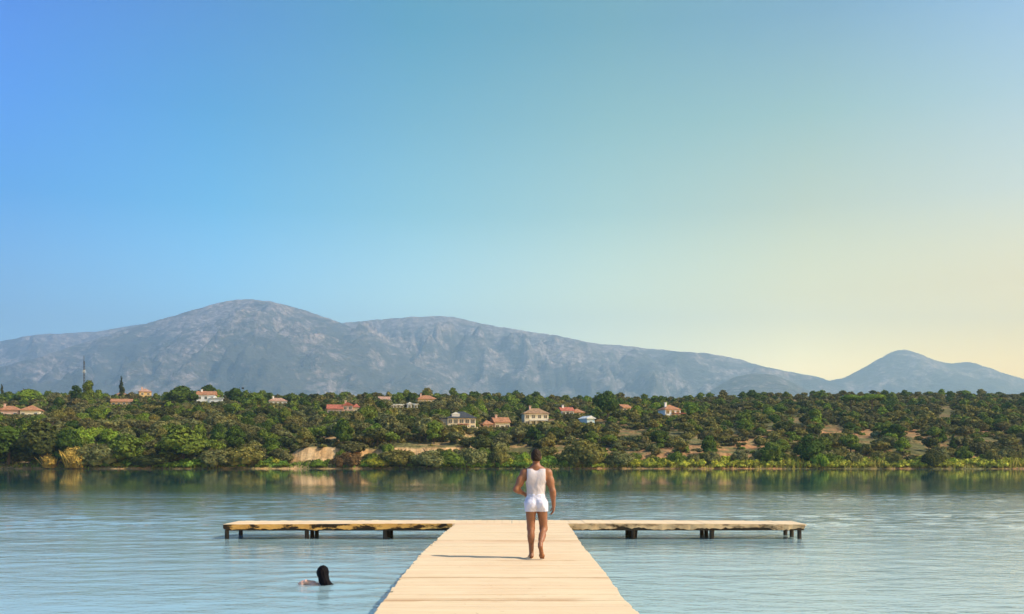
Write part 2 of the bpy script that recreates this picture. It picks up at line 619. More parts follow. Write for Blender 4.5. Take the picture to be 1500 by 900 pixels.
DECK = deck_material()
DARKWOOD = plain('wet_post', (0.035, 0.028, 0.022), 0.8, 0.4, 8, 0.3)
EDGE_OCHRE = fascia_material('ochre_edge_board', (0.66, 0.38, 0.11), (0.46, 0.23, 0.06), (0.03, 0.02, 0.012), 0.49, 0.56)
EDGE_GREY = fascia_material('weathered_edge_board', (0.62, 0.46, 0.27), (0.36, 0.25, 0.14), (0.03, 0.022, 0.015), 0.50, 0.62)


def edge(Y, pts):
    return float(np.interp(Y, [p[0] for p in pts], [p[1] for p in pts]))


LEFT_EDGE = [(-20, -1.44), (10.4, -1.443), (13.5, -1.535), (17.8, -1.575), (24.5, -1.485), (25.6, -1.48)]
RIGHT_EDGE = [(-20, 1.32), (10.4, 1.328), (11.6, 1.295), (13.9, 1.345), (18.4, 1.335), (25.6, 1.44)]


def build_jetty():
    r = random.Random(5)
    root = empty('jetty', (0, 26, 0))
    tag(root, 'T shaped wooden jetty of pale boards reaching out over the lake', 'jetty')
    off = (0, -26, 0)

    def part(mb, name, mat):
        o = mb.build(name, mat, root)
        o.location = off
        return o
    # walkway boards, laid across
    mb = MB()
    y = -19.0
    seams = [11.43, 13.66, 16.05, 19.2, 22.1]
    k = 0
    while y < 25.55:
        w = 0.17 + r.uniform(-0.015, 0.02)
        if y < 8:
            w = 0.4
        y1 = min(y + w, 25.6)
        gap = 0.0010
        for s in seams:
            if y < s <= y1:
                gap = 0.030
        xa = edge(y, LEFT_EDGE) + r.choice([0, 0, 0.01, -0.015, 0.02, 0.0, 0.045]) + r.uniform(-0.012, 0.012)
        xb = edge(y, RIGHT_EDGE) + r.uniform(-0.014, 0.014)
        dz = r.uniform(-0.0012, 0.0012)
        nseg = 4
        ga, gb = gap, gap
        top, bot = [], []
        for q in range(nseg + 1):
            x = xa + (xb - xa) * q / nseg
            wz = 0.0015 * math.sin(x * 1.7 + y * 1.1)
            top += [(x, y, Z_DECK + dz + wz), (x, y1 - (ga + r.uniform(0, 0.002)), Z_DECK + dz + wz + r.uniform(-0.0008, 0.0008))]
        bot = [(p[0], p[1], p[2] - 0.045) for p in top]
        n = len(top)
        f = []
        for q in range(nseg):
            a = 2 * q
            f += [(a, a + 2, a + 3, a + 1), (n + a, n + a + 1, n + a + 3, n + a + 2), (a, n + a, n + a + 2, a + 2), (a + 1, a + 3, n + a + 3, n + a + 1)]
        f += [(0, 1, n + 1, n), (n - 2, 2 * n - 2, 2 * n - 1, n - 1)]
        mb.poly(top + bot, f)
        y = y1
        k += 1
    part(mb, 'deck', DECK)
    # the stringers below the walkway
    for xs in (-1.30, -0.02, 1.16):
        b = MB()
        b.box(xs - 0.06, xs + 0.06, -19, 25.5, Z_DECK - 0.215, Z_DECK - 0.048, 0, 0.004, r)
        part(b, 'stringer', DARKWOOD)
    for yy in np.arange(-15, 25, 4.0):
        b = MB().tube((-1.25, yy, -2.4), (-1.25, yy, Z_DECK - 0.217), 0.075, 0.07, 9)
        part(b, 'post', DARKWOOD)
        b = MB().tube((1.12, yy, -2.4), (1.12, yy, Z_DECK - 0.217), 0.075, 0.07, 9)
        part(b, 'post', DARKWOOD)
    # the crossing arms at the end
    for side, x0, x1, fm in ((-1, -7.43, -0.006, EDGE_OCHRE), (1, 0.006, 7.58, EDGE_GREY)):
        mb = MB()
        x = x0
        while x < x1 - 0.02:
            w = min(0.19 + r.uniform(-0.02, 0.02), x1 - x)
            droop = -0.022 * max(0, (abs(x) - 3.0) / 4.5)
            zz = Z_DECK + droop + r.uniform(-0.004, 0.004)
            ya = 25.612
            yb = 27.1 + r.uniform(-0.03, 0.03)
            mb.box(x, x + w - 0.004, ya, yb, zz - 0.045, zz, 0, 0.002, r)
            x += w
        part(mb, 'arm_deck', DECK)
        # front edge board with a broken lower edge
        mb = MB()
        a, b_ = (x0 + 0.01, -1.52) if side < 0 else (1.46, x1 - 0.01)
        xs = np.arange(a, b_, 0.06)
        top, low = [], []
        for xx in xs:
            zt = Z_DECK - 0.004 - 0.022 * max(0, (abs(xx) - 3.0) / 4.5)
            rag = float(fbm(np.array(xx * 1.6), np.array(side * 3.0), 77, 5, 0.75))
            hh = 0.095 + 0.10 * rag + 0.035 * r.random() * (1 if side > 0 else .4)
            yy = 25.555 + (0.02 * float(fbm(np.array(xx * 4.0), np.array(7.0), 12, 3)) if side > 0 else 0)
            top.append((xx, yy, zt))
            low.append((xx, yy + 0.004 * r.random(), zt - hh))
        n = len(xs)
        back = [(p[0], p[1] + 0.05, p[2]) for p in top] + [(p[0], p[1] + 0.05, p[2]) for p in low]
        P = top + low + back
        f = []
        for i in range(n - 1):
            f += [(n + i, n + i + 1, i + 1, i), (2 * n + i, 2 * n + i + 1, 3 * n + i + 1, 3 * n + i), (i, i + 1, 2 * n + i + 1, 2 * n + i), (n + i, 3 * n + i, 3 * n + i + 1, n + i + 1)]
        f += [(0, 2 * n, 3 * n, n), (n - 1, 2 * n - 1, 4 * n - 1, 3 * n - 1)]
        mb.poly(P, f)
        part(mb, 'edge_board', fm)
        mb = MB().box(min(a, b_), max(a, b_), 26.98, 27.04, Z_DECK - 0.27, Z_DECK - 0.082, 0, 0.003, r)
        part(mb, 'back_beam', DARKWOOD)
        mb = MB().box(min(a, b_) + 0.05, max(a, b_) - 0.05, 25.63, 25.71, Z_DECK - 0.185, Z_DECK - 0.080, 0, 0.003, r)
        part(mb, 'front_beam', DARKWOOD)
        bents = (-7.36, -5.30, -3.28) if side < 0 else (3.13, 5.15, 7.42)
        for bx in bents:
            for j, yy in enumerate((25.70, 26.4, 27.01)):
                if j == 1 and side < 0 and bx < -7:
                    continue
                lean = r.uniform(-0.03, 0.03)
                mb = MB().tube((bx + lean, yy, -2.4), (bx, yy, Z_DECK - 0.17), 0.062, 0.055, 9)
                part(mb, 'post', DARKWOOD)
            mb = MB().box(bx - 0.045, bx + 0.045, 25.79, 26.97, Z_DECK - 0.15, Z_DECK - 0.078, 0, 0.003, r)
            part(mb, 'cross_beam', DARKWOOD)
            if side > 0 and bx < 6:
                mb = MB().tube((bx + 0.03, 25.80, -0.4), (bx + 0.16, 26.3, Z_DECK - 0.12), 0.04, 0.04, 7)
                part(mb, 'brace', DARKWOOD)


build_jetty()

# ------------------------------------------------------------------ people (distance-field bodies, one surface each)


class Field:
    def __init__(self, lo, hi, h):
        self.lo, self.h = np.array(lo, float), h
        n = np.ceil((np.array(hi) - self.lo) / h).astype(int) + 1
        self.ax = [self.lo[i] + h * np.arange(n[i]) for i in range(3)]
        self.v = np.full(n, 0.25, np.float32)

    def _sub(self, lo, hi):
        sl = []
        for i in range(3):
            a = max(0, int((lo[i] - self.lo[i]) / self.h))
            b = min(len(self.ax[i]), int((hi[i] - self.lo[i]) / self.h) + 2)
            sl.append(slice(a, max(a, b)))
        g = np.meshgrid(*[self.ax[i][sl[i]] for i in range(3)], indexing='ij')
        return tuple(sl), g

    def _merge(self, sl, d, k):
        a = self.v[sl]
        if k > 0:
            h = np.clip(k - np.abs(a - d), 0, None) / k
            self.v[sl] = np.minimum(a, d) - h * h * k * 0.25
        else:
            self.v[sl] = np.minimum(a, d)

    def cone(self, a, b, ra, rb, k=0.03):
        a, b = np.array(a, float), np.array(b, float)
        m = max(ra, rb) + k + 0.03
        sl, (x, y, z) = self._sub(np.minimum(a, b) - m, np.maximum(a, b) + m)
        ba = b - a
        t = np.clip(((x - a[0]) * ba[0] + (y - a[1]) * ba[1] + (z - a[2]) * ba[2]) / (ba @ ba), 0, 1)
        d = np.sqrt((x - a[0] - t * ba[0]) ** 2 + (y - a[1] - t * ba[1]) ** 2 + (z - a[2] - t * ba[2]) ** 2) - (ra + t * (rb - ra))
        self._merge(sl, d, k)
        return self

    def ell(self, c, r, k=0.03):
        c, r = np.array(c, float), np.array(r, float)
        m = r + k + 0.03
        sl, (x, y, z) = self._sub(c - m, c + m)
        x, y, z = x - c[0], y - c[1], z - c[2]
        k0 = np.sqrt((x / r[0]) ** 2 + (y / r[1]) ** 2 + (z / r[2]) ** 2)
        k1 = np.sqrt((x / r[0] ** 2) ** 2 + (y / r[1] ** 2) ** 2 + (z / r[2] ** 2) ** 2) + 1e-9
        self._merge(sl, k0 * (k0 - 1) / k1, k)
        return self

    def cut(self, fn):
        g = np.meshgrid(*self.ax, indexing='ij')
        self.v = np.maximum(self.v, fn(*g)).astype(np.float32)
        return self

    def offset(self, fn):
        g = np.meshgrid(*self.ax, indexing='ij')
        self.v = (self.v - fn(*g)).astype(np.float32)
        return self

    def surface(self):
        v = self.v
        ins = v < 0
        cube = [(i, j, k) for i in (0, 1) for j in (0, 1) for k in (0, 1)]
        n = np.array(v.shape) - 1

        def sh(c):
            return tuple(slice(c[q], c[q] + n[q]) for q in range(3))
        cnt = sum(ins[sh(c)].astype(np.int8) for c in cube)
        act = (cnt > 0) & (cnt < 8)
        ids = np.full(act.shape, -1, np.int64)
        cells = np.argwhere(act)
        ids[act] = np.arange(len(cells))
        acc = np.zeros((len(cells), 3))
        wt = np.zeros(len(cells))
        for a in cube:
            for q in range(3):
                if a[q]:
                    continue
                b = list(a)
                b[q] = 1
                va = v[tuple((cells + np.array(a)).T)]
                vb = v[tuple((cells + np.array(b)).T)]
                cr = (va < 0) != (vb < 0)
                t = np.where(cr, va / np.where(cr, va - vb, 1), 0)
                p = np.tile(np.array(a, float), (len(cells), 1))
                p[:, q] += t
                acc += p * cr[:, None]
                wt += cr
        verts = self.lo + self.h * (cells + acc / wt[:, None])
        quads = []
        for q in range(3):
            u, w = (q + 1) % 3, (q + 2) % 3
            a = [slice(1, -1)] * 3
            b = [slice(1, -1)] * 3
            a[q], b[q] = slice(0, -1), slice(1, None)
            ia, ib = ins[tuple(a)], ins[tuple(b)]
            e = np.argwhere(ia != ib)
            base = e + 1
            base[:, q] = e[:, q]
            flip = ia[tuple(e.T)]

            def cell(du, dw):
                c = base.copy()
                c[:, u] += du
                c[:, w] += dw
                return ids[tuple(c.T)]
            Q = np.stack([cell(-1, -1), cell(0, -1), cell(0, 0), cell(-1, 0)], -1)
            Q[~flip] = Q[~flip][:, ::-1]
            quads.append(Q)
        return verts, np.concatenate(quads)

    def build(self, name, mat, parent=None):
        v, f = self.surface()
        me = mesh_np(name, v, f, [mat], smooth=True)
        return link(bpy.data.objects.new(name, me), parent)


def skin(name, c):
    m = Mat(name).set(c, 0.5, 0.35)
    n = m.noise(m.coords('Object'), 14, 4)
    m.color(m.scale_color(c, m.maprange(n, 0.3, 0.7, 0.88, 1.12)))
    m.b.inputs['Subsurface Weight'].default_value = 0.08
    m.b.inputs['Subsurface Radius'].default_value = (0.01, 0.004, 0.002)
    return m.m


def hair_mat(name, c, spec=0.12):
    m = Mat(name).set(c, 0.65, spec)
    n = m.noise(m.coords('Object', (60, 60, 6)), 2.0, 3)
    m.color(m.scale_color(c, m.maprange(n, 0.3, 0.7, 0.6, 1.5)))
    m.bump(n, 0.6, 0.006)
    return m.m


def cloth(name, c):
    m = Mat(name).set(c, 0.85, 0.2)
    n = m.noise(m.coords('Object', (1, 1, 0.5)), 16, 4)
    m.bump(n, 0.6, 0.012)
    return m.m


def hand(fl, wrist, d, side, curl, s=1.0):
    """palm, four bent fingers and a thumb; d = direction of the hand, side = towards the thumb, curl = towards the palm"""
    w, d, side, curl = (np.array(q, float) for q in (wrist, d, side, curl))
    d /= np.linalg.norm(d)
    side = side - (side @ d) * d
    side /= np.linalg.norm(side)
    curl = curl - (curl @ d) * d - (curl @ side) * side
    curl /= np.linalg.norm(curl)
    P = lambda a, b, c: w + s * (a * d + b * side + c * curl)
    for b in (0.026, 0.0, -0.026):
        fl.cone(P(0.0, b * 0.6, 0), P(0.085, b, 0.004), 0.017 * s, 0.014 * s, 0.02)
    for b, ln in ((0.032, 0.068), (0.011, 0.078), (-0.011, 0.072), (-0.032, 0.056)):
        a0, a1, a2 = P(0.085, b, 0.004), P(0.085 + 0.5 * ln, b * 1.12, 0.016), P(0.085 + 0.86 * ln, b * 1.12, 0.044)
        fl.cone(a0, a1, 0.0095 * s, 0.009 * s, 0.006)
        fl.cone(a1, a2, 0.009 * s, 0.0075 * s, 0.004)
    fl.cone(P(0.022, 0.028, 0.006), P(0.062, 0.052, 0.022), 0.014 * s, 0.011 * s, 0.012)
    fl.cone(P(0.062, 0.052, 0.022), P(0.092, 0.050, 0.040), 0.011 * s, 0.009 * s, 0.004)


def head(fl, c, s=1.0, k=0.02):
    """head looking to +y, c = centre of the skull"""
    P = lambda x, y, z: (c[0] + s * x, c[1] + s * y, c[2] + s * z)
    R = lambda *q: tuple(s * a for a in q)
    fl.ell(P(0, -0.005, 0.015), R(0.076, 0.096, 0.098), k)
    fl.ell(P(0, 0.042, -0.055), R(0.055, 0.052, 0.062), 0.03)
    fl.ell(P(0, 0.070, -0.095), R(0.026, 0.022, 0.020), 0.03)          # chin
    for q in (-1, 1):
        fl.ell(P(0.078 * q, -0.005, -0.012), R(0.010, 0.022, 0.032), 0.008)   # ears
        fl.ell(P(0.030 * q, 0.088, 0.022), R(0.024, 0.010, 0.008), 0.015)     # brows
        fl.ell(P(0.040 * q, 0.068, -0.030), R(0.022, 0.018, 0.020), 0.02)     # cheeks
        fl.ell(P(0.031 * q, 0.083, 0.002), R(0.014, 0.010, 0.009), 0.004)     # eyes
    fl.cone(P(0, 0.090, 0.008), P(0, 0.108, -0.028), 0.008 * s, 0.012 * s, 0.012)   # nose
    fl.ell(P(0, 0.090, -0.060), R(0.022, 0.010, 0.006), 0.006)          # lips
    fl.ell(P(0, 0.088, -0.070), R(0.019, 0.010, 0.006), 0.006)


def torso(fl):
    fl.ell((0, 0, 0.955), (0.158, 0.112, 0.12), 0.05)
    fl.ell((0, 0.002, 1.10), (0.138, 0.098, 0.15), 0.06)
    fl.ell((0, 0.005, 1.25), (0.160, 0.112, 0.17), 0.06)
    fl.ell((0, -0.015, 1.345), (0.190, 0.100, 0.115), 0.05)
    for q in (-1, 1):
        fl.ell((0.085 * q, -0.075, 1.34), (0.075, 0.04, 0.10), 0.04)     # shoulder blades
        fl.ell((0.08 * q, 0.075, 1.31), (0.085, 0.045, 0.07), 0.04)      # chest
        fl.cone((0.03 * q, -0.02, 1.50), (0.17 * q, -0.01, 1.415), 0.05, 0.05, 0.05)   # neck to shoulder


def seat_and_thighs(fl, lower=True):
    for q in (-1, 1):
        fl.ell((0.076 * q, -0.060, 0.895), (0.086, 0.085, 0.095), 0.03)
    fl.cone((-0.088, 0.0, 0.90), (-0.085, 0.015, 0.50) if lower else (-0.088, 0.008, 0.70), 0.098, 0.062 if lower else 0.082, 0.04)
    fl.cone((0.090, 0.0, 0.90), (0.125, 0.060, 0.49) if lower else (0.108, 0.030, 0.69), 0.098, 0.062 if lower else 0.082, 0.04)


def build_man():
    sk = skin('tanned_skin', (0.225, 0.095, 0.047))
    fl = Field((-0.46, -0.45, -0.03), (0.42, 0.34, 1.82), 0.0058)
    torso(fl)
    seat_and_thighs(fl)
    fl.cone((0, -0.01, 1.46), (0, 0.012, 1.60), 0.060, 0.057, 0.04)
    head(fl, (0, 0.022, 1.668), 1.03)
    # standing leg
    fl.ell((-0.086, 0.02, 0.49), (0.054, 0.058, 0.07), 0.04)
    fl.cone((-0.085, 0.010, 0.48), (-0.078, -0.030, 0.085), 0.056, 0.037, 0.03)
    fl.ell((-0.084, -0.032, 0.365), (0.057, 0.056, 0.115), 0.04)
    fl.cone((-0.077, -0.060, 0.038), (-0.079, 0.05, 0.045), 0.036, 0.036, 0.03)
    fl.cone((-0.079, 0.03, 0.042), (-0.088, 0.135, 0.026), 0.036, 0.026, 0.03)
    for j in range(5):
        fl.cone((-0.062 - 0.014 * j, 0.13, 0.02), (-0.060 - 0.017 * j, 0.185 - 0.010 * j, 0.014), 0.013, 0.010, 0.006)
    # trailing leg, heel lifted
    fl.ell((0.124, 0.058, 0.485), (0.055, 0.060, 0.07), 0.04)
    kn, an = np.array((0.122, 0.045, 0.475)), np.array((0.064, -0.255, 0.255))
    fl.cone(kn, an, 0.056, 0.037, 0.03)
    m = kn + 0.32 * (an - kn) + np.array((0, -0.02, -0.028))
    fl.cone(m, kn + 0.62 * (an - kn) + np.array((0, -0.012, -0.016)), 0.054, 0.044, 0.04)
    he, ba = np.array((0.062, -0.290, 0.215)), np.array((0.088, -0.225, 0.060))
    fl.cone(an, he, 0.036, 0.034, 0.02)
    fl.cone(he, ba, 0.034, 0.030, 0.03)
    fl.cone(an + np.array((0.002, 0.02, -0.03)), ba + np.array((0, 0.012, 0.01)), 0.034, 0.028, 0.03)
    fl.cone(ba + np.array((-0.022, 0, 0)), ba + np.array((0.024, 0, 0)), 0.026, 0.024, 0.02)
    for j in range(5):
        x = 0.064 + 0.0135 * j
        fl.cone((x, -0.222, 0.045), (x + 0.002, -0.175 - 0.006 * j, 0.014), 0.013, 0.010, 0.006)
    # arms
    for q in (-1, 1):
        fl.ell((0.198 * q, 0, 1.40), (0.068, 0.066, 0.08), 0.04)
    sh, el, wr = (-0.200, 0.0, 1.39), (-0.330, -0.045, 1.135), (-0.175, 0.140, 1.045)
    fl.cone(sh, el, 0.059, 0.047, 0.03)
    fl.ell((-0.262, -0.02, 1.27), (0.063, 0.062, 0.09), 0.04)
    fl.cone(el, wr, 0.049, 0.029, 0.025)
    fl.ell((-0.285, 0.005, 1.112), (0.047, 0.05, 0.047), 0.03)
    hand(fl, wr, (0.75, 0.30, -0.25), (0.2, 0.1, 1.0), (0.3, -1, 0))
    sh, el, wr = (0.200, 0.0, 1.39), (0.272, -0.035, 1.105), (0.292, 0.030, 0.865)
    fl.cone(sh, el, 0.059, 0.047, 0.03)
    fl.ell((0.232, -0.012, 1.265), (0.063, 0.063, 0.09), 0.04)
    fl.cone(el, wr, 0.049, 0.030, 0.025)
    fl.ell((0.278, -0.02, 1.045), (0.046, 0.047, 0.065), 0.03)
    hand(fl, wr, (-0.02, 0.10, -1.0), (-0.15, 1.0, 0), (-1, -0.1, 0))
    body = fl.build('person', sk)
    body.location = (0.398, 16.43, Z_DECK + 0.003)
    tag(body, 'man in white sleeveless vest and white shorts walking barefoot along the jetty', 'person')
    # short dark hair
    fh = Field((-0.13, -0.13, 1.50), (0.13, 0.17, 1.83), 0.005)
    c = (0, 0.022, 1.668)
    fh.ell((0, 0.012, 1.694), (0.085, 0.105, 0.108), 0.0)
    fh.ell((0, -0.045, 1.635), (0.066, 0.052, 0.06), 0.03)
    fh.offset(lambda x, y, z: 0.004 * fbm(x * 60, z * 60 + y * 45, 5, 2) + 0.003 * np.sin(x * 150) * np.sin(y * 140 + 1) * np.sin(z * 120))
    fh.cut(lambda x, y, z: np.maximum(0.98 * (y - 0.07) - 0.5 * (z - 1.70), np.maximum((1.60 - z), 0.8 * (y - 0.035) - 0.9 * (z - 1.665))))
    fh.build('hair', hair_mat('dark_hair', (0.022, 0.014, 0.010)), body)
    # vest
    ft = Field((-0.24, -0.2, 0.98), (0.24, 0.2, 1.58), 0.0058)
    torso(ft)
    ft.offset(lambda x, y, z: 0.012 + 0.012 * fbm(x * 16 + 3 * z, z * 9 + 9 * y, 5, 3) * (0.4 + 0.6 * sstep(1.40, 1.12, z)))
    ft.cut(lambda x, y, z: np.maximum(1.035 - z, np.maximum(np.abs(x) - (0.152 + 0.30 * np.clip(1.30 - z, 0, 1) + 0.9 * np.clip(1.27 - z, 0, 1)), 0.9 * (z - 1.475 - 0.10 * (np.abs(x) > 9))
                                                          )))
    ft.cut(lambda x, y, z: 0.075 - np.sqrt(x ** 2 + ((z - 1.515) * 1.0) ** 2 + (y * 0.25) ** 2))
    ft.build('vest', cloth('white_cotton_vest', (0.47, 0.43, 0.46)), body)
    fs = Field((-0.26, -0.22, 0.72), (0.26, 0.2, 1.12), 0.0058)
    fs.ell((0, 0, 0.955), (0.158, 0.112, 0.12), 0.05)
    fs.ell((0, 0.002, 1.08), (0.142, 0.102, 0.13), 0.06)
    seat_and_thighs(fs, False)
    fs.offset(lambda x, y, z: 0.011 + 0.009 * fbm(x * 20, z * 22 + 9 * y, 8, 3))
    fs.cut(lambda x, y, z: np.maximum(0.768 + 0.03 * (x > 0) * 0 - z, z - 1.062))
    fs.build('shorts', cloth('white_shorts', (0.53, 0.54, 0.67)), body)


def build_swimmer():
    sk = skin('fair_skin', (0.66, 0.38, 0.29))
    fl = Field((-0.52, -0.26, -0.62), (0.34, 0.24, 0.36), 0.0065)
    head(fl, (0.0, 0.03, 0.185), 0.92)
    fl.cone((0, 0.01, -0.02), (0, 0.02, 0.12), 0.052, 0.048, 0.03)
    fl.cone((-0.14, 0.0, -0.015), (0.13, 0.0, -0.05), 0.058, 0.055, 0.05)
    fl.ell((0, 0.0, -0.20), (0.145, 0.095, 0.19), 0.05)
    fl.ell((0, 0.0, -0.42), (0.135, 0.09, 0.17), 0.05)
    # arm reaching out, the forearm and hand breaking the surface
    fl.cone((-0.14, 0.0, -0.035), (-0.30, 0.10, -0.035), 0.046, 0.040, 0.03)
    fl.cone((-0.15, 0.06, 0.02), (-0.275, 0.06, 0.048), 0.038, 0.036, 0.03)
    fl.cone((-0.14, 0.0, -0.02), (-0.16, 0.06, 0.02), 0.045, 0.036, 0.03)
    hand(fl, (-0.27, 0.06, 0.046), (-1.0, 0.0, -0.30), (0.1, 0.5, 0.8), (0, 0.6, -0.6), 0.95)
    body = fl.build('person', sk)
    body.location = (SWIM[0], SWIM[1], 0.0)
    body.rotation_euler = (0, 0, math.radians(6))
    tag(body, 'swimmer with long wet black hair standing shoulder deep in the lake', 'person')
    fh = Field((-0.16, -0.26, -0.12), (0.34, 0.20, 0.36), 0.006)
    fh.ell((0, 0.010, 0.205), (0.094, 0.114, 0.112), 0.0)
    fh.cone((-0.004, -0.030, 0.20), (0.022, -0.060, 0.09), 0.088, 0.074, 0.03)
    fh.cone((0.022, -0.060, 0.10), (0.075, -0.095, 0.00), 0.074, 0.062, 0.04)
    fh.cone((0.060, -0.090, 0.04), (0.150, -0.110, -0.06), 0.058, 0.040, 0.04)
    fh.cone((0.110, -0.105, 0.02), (0.215, -0.115, -0.015), 0.036, 0.018, 0.03)
    fh.cone((0.0, -0.070, 0.08), (0.045, -0.105, -0.06), 0.055, 0.040, 0.03)
    fh.offset(lambda x, y, z: 0.004 * np.sin(x * 120 + 20 * z) * np.sin(y * 90))
    fh.cut(lambda x, y, z: np.maximum(0.9 * (y - 0.075) - 0.45 * (z - 0.22), 0.75 * (y - 0.045) - 0.9 * (z - 0.20) - 10 * np.clip(-y, 0, 1)))
    fh.build('hair', hair_mat('wet_black_hair', (0.004, 0.003, 0.004), 0.08), body)


build_man()
build_swimmer()

# ------------------------------------------------------------------ houses on the hillside
GLASS = Mat('dark_window_glass').set((0.03, 0.035, 0.045), 0.12, 0.5).m
FRAME = plain('white_window_frame', (0.7, 0.68, 0.62), 0.6, 0.1)
WALLS = {
    'white': plain('white_render', (0.80, 0.78, 0.74), 0.85, 0.10, 0.8),
    'cream': plain('cream_render', (0.74, 0.62, 0.40), 0.85, 0.12, 0.8),
    'ochre': plain('ochre_render', (0.60, 0.40, 0.17), 0.85, 0.14, 0.8),
    'pink': plain('pink_render', (0.62, 0.40, 0.31), 0.85, 0.12, 0.8),
    'blue': plain('pale_blue_render', (0.48, 0.60, 0.64), 0.8, 0.12, 0.8),
    'stone': plain('stone_wall', (0.42, 0.36, 0.30), 0.9, 0.25, 1.5),
}


def tile_mat(name, c):
    m = Mat(name).set(None, 0.85, 0.15)
    n = m.noise(m.coords('Object'), 1.1, 5, 0.6)
    wv = m.N('ShaderNodeTexWave')
    wv.inputs['Scale'].default_value = 1.6
    wv.inputs['Distortion'].default_value = 0.6
    m.L(m.coords('Object'), wv.inputs[0])
    f = m.math('MULTIPLY', m.maprange(n, 0.32, 0.68, 0.5, 1.35), m.maprange(wv.outputs['Fac'], 0, 1, 0.85, 1.1))
    m.color(m.scale_color(c, f))
    m.bump(wv.outputs['Fac'], 0.4, 0.06)
    return m.m


ROOFS = {
    'orange': tile_mat('orange_tiles', (0.40, 0.19, 0.10)),
    'red': tile_mat('red_tiles', (0.42, 0.135, 0.085)),
    'pink': tile_mat('faded_pink_tiles', (0.44, 0.26, 0.19)),
    'brown': tile_mat('brown_tiles', (0.34, 0.21, 0.12)),
    'slate': tile_mat('dark_slate', (0.055, 0.06, 0.07)),
    'white': tile_mat('white_sheet_roof', (0.72, 0.73, 0.72)),
}
HOUSES = []        # (visible box in the photo, centre, phrase) for clearing trees and naming neighbours


def house_block(root, x0, x1, y0, y1, h, roof, wall, rtype, storeys=1, win=3, ridge='x', chim=1, r=None, z0=0.0, door=True):
    """one volume with its roof and openings; x across, -y is the front"""
    r = r or rnd
    MB().box(x0, x1, y0, y1, z0 - 3.0, z0 + h).build('wall', WALLS[wall], root)
    e, t = 0.45, 0.16
    X0, X1, Y0, Y1 = x0 - e, x1 + e, y0 - e, y1 + e
    zb, cx, cy = z0 + h + 0.003, (x0 + x1) / 2, (y0 + y1) / 2
    mb = MB()
    if rtype == 'flat':
        mb.box(X0, X1, Y0, Y1, zb, zb + 0.35)
        top = zb + 0.35
    else:
        span = (Y1 - Y0) if ridge == 'x' else (X1 - X0)
        rh = span * 0.24
        mb.box(X0, X1, Y0, Y1, zb, zb + t)
        z1 = zb + t + 0.003
        ins = 0.0 if rtype == 'gable' else span * 0.42
        if ridge == 'x':
            ins = min(ins, (X1 - X0) * 0.45)
            a, b = (X0 + ins, cy, z1 + rh), (X1 - ins, cy, z1 + rh)
        else:
            ins = min(ins, (Y1 - Y0) * 0.45)
            a, b = (cx, Y0 + ins, z1 + rh), (cx, Y1 - ins, z1 + rh)
        P = [(X0, Y0, z1), (X1, Y0, z1), (X1, Y1, z1), (X0, Y1, z1), a, b]
        if ridge == 'x':
            f = [(0, 1, 5, 4), (2, 3, 4, 5), (1, 2, 5), (3, 0, 4), (0, 3, 2, 1)]
        else:
            f = [(1, 2, 5, 4), (3, 0, 4, 5), (0, 1, 4), (2, 3, 5), (0, 3, 2, 1)]
        mb.poly(P, f)
        top = z1 + rh
    ro = mb.build('roof', ROOFS[roof], root)
    for k in range(chim):
        px_ = x0 + (x1 - x0) * (0.25 + 0.5 * k + r.uniform(-0.05, 0.05))
        c = MB().box(px_ - 0.4, px_ + 0.4, cy - 0.9, cy - 0.2, z0 + h, top + 0.8)
        c.box(px_ - 0.5, px_ + 0.5, cy - 1.0, cy - 0.1, top + 0.803, top + 0.95)
        c.build('chimney', WALLS['pink' if wall != 'white' else 'white'], ro)
    sh = h / storeys
    for s in range(storeys):
        zc = z0 + sh * s + sh * 0.52
        for k in range(win):
            xc = x0 + (x1 - x0) * (k + 0.5) / win
            if door and s == 0 and k == win // 2:
                d = MB().box(xc - 0.7, xc + 0.7, y0 - 0.10, y0 - 0.003, z0 + 0.05, z0 + 2.3, 1)
                d.box(xc - 0.55, xc + 0.55, y0 - 0.14, y0 - 0.103, z0 + 0.1, z0 + 2.15, 0)
                d.build('door', [GLASS, FRAME], root)
                continue
            wm = MB().box(xc - 0.75, xc + 0.75, y0 - 0.08, y0 - 0.003, zc - 0.75, zc + 0.8, 1)
            wm.box(xc - 0.62, xc - 0.04, y0 - 0.12, y0 - 0.083, zc - 0.62, zc + 0.67, 0)
            wm.box(xc + 0.04, xc + 0.62, y0 - 0.12, y0 - 0.083, zc - 0.62, zc + 0.67, 0)
            wm.build('window', [GLASS, FRAME], root)
        nside = max(1, int((y1 - y0) / 4))
        for k in range(nside):
            yc = y0 + (y1 - y0) * (k + 0.5) / nside
            wm = MB().box(x1 + 0.003, x1 + 0.08, yc - 0.6, yc + 0.6, zc - 0.7, zc + 0.75, 1)
            wm.box(x1 + 0.083, x1 + 0.12, yc - 0.48, yc + 0.48, zc - 0.58, zc + 0.63, 0)
            wm.build('window', [GLASS, FRAME], root)


def site(name, px0, px1, py0, py1, label, phrase, rz, cat='house', base_extra=2.0, fine=True):
    """px0..py1: the part of the house the photo shows"""
    x, y, z = ground_hit((px0 + px1) / 2, py1 + base_extra)
    m = y / F
    root = empty(name, (x, y, z), math.radians(rz))
    tag(root, label, cat, 'houses among the trees on the far hillside' if cat == 'house' else None)
    HOUSES.append(((px0, px1, py0, py1), (x, y, z), phrase))
    return root, (px1 - px0) * m, (py1 - py0) * m + base_extra * m


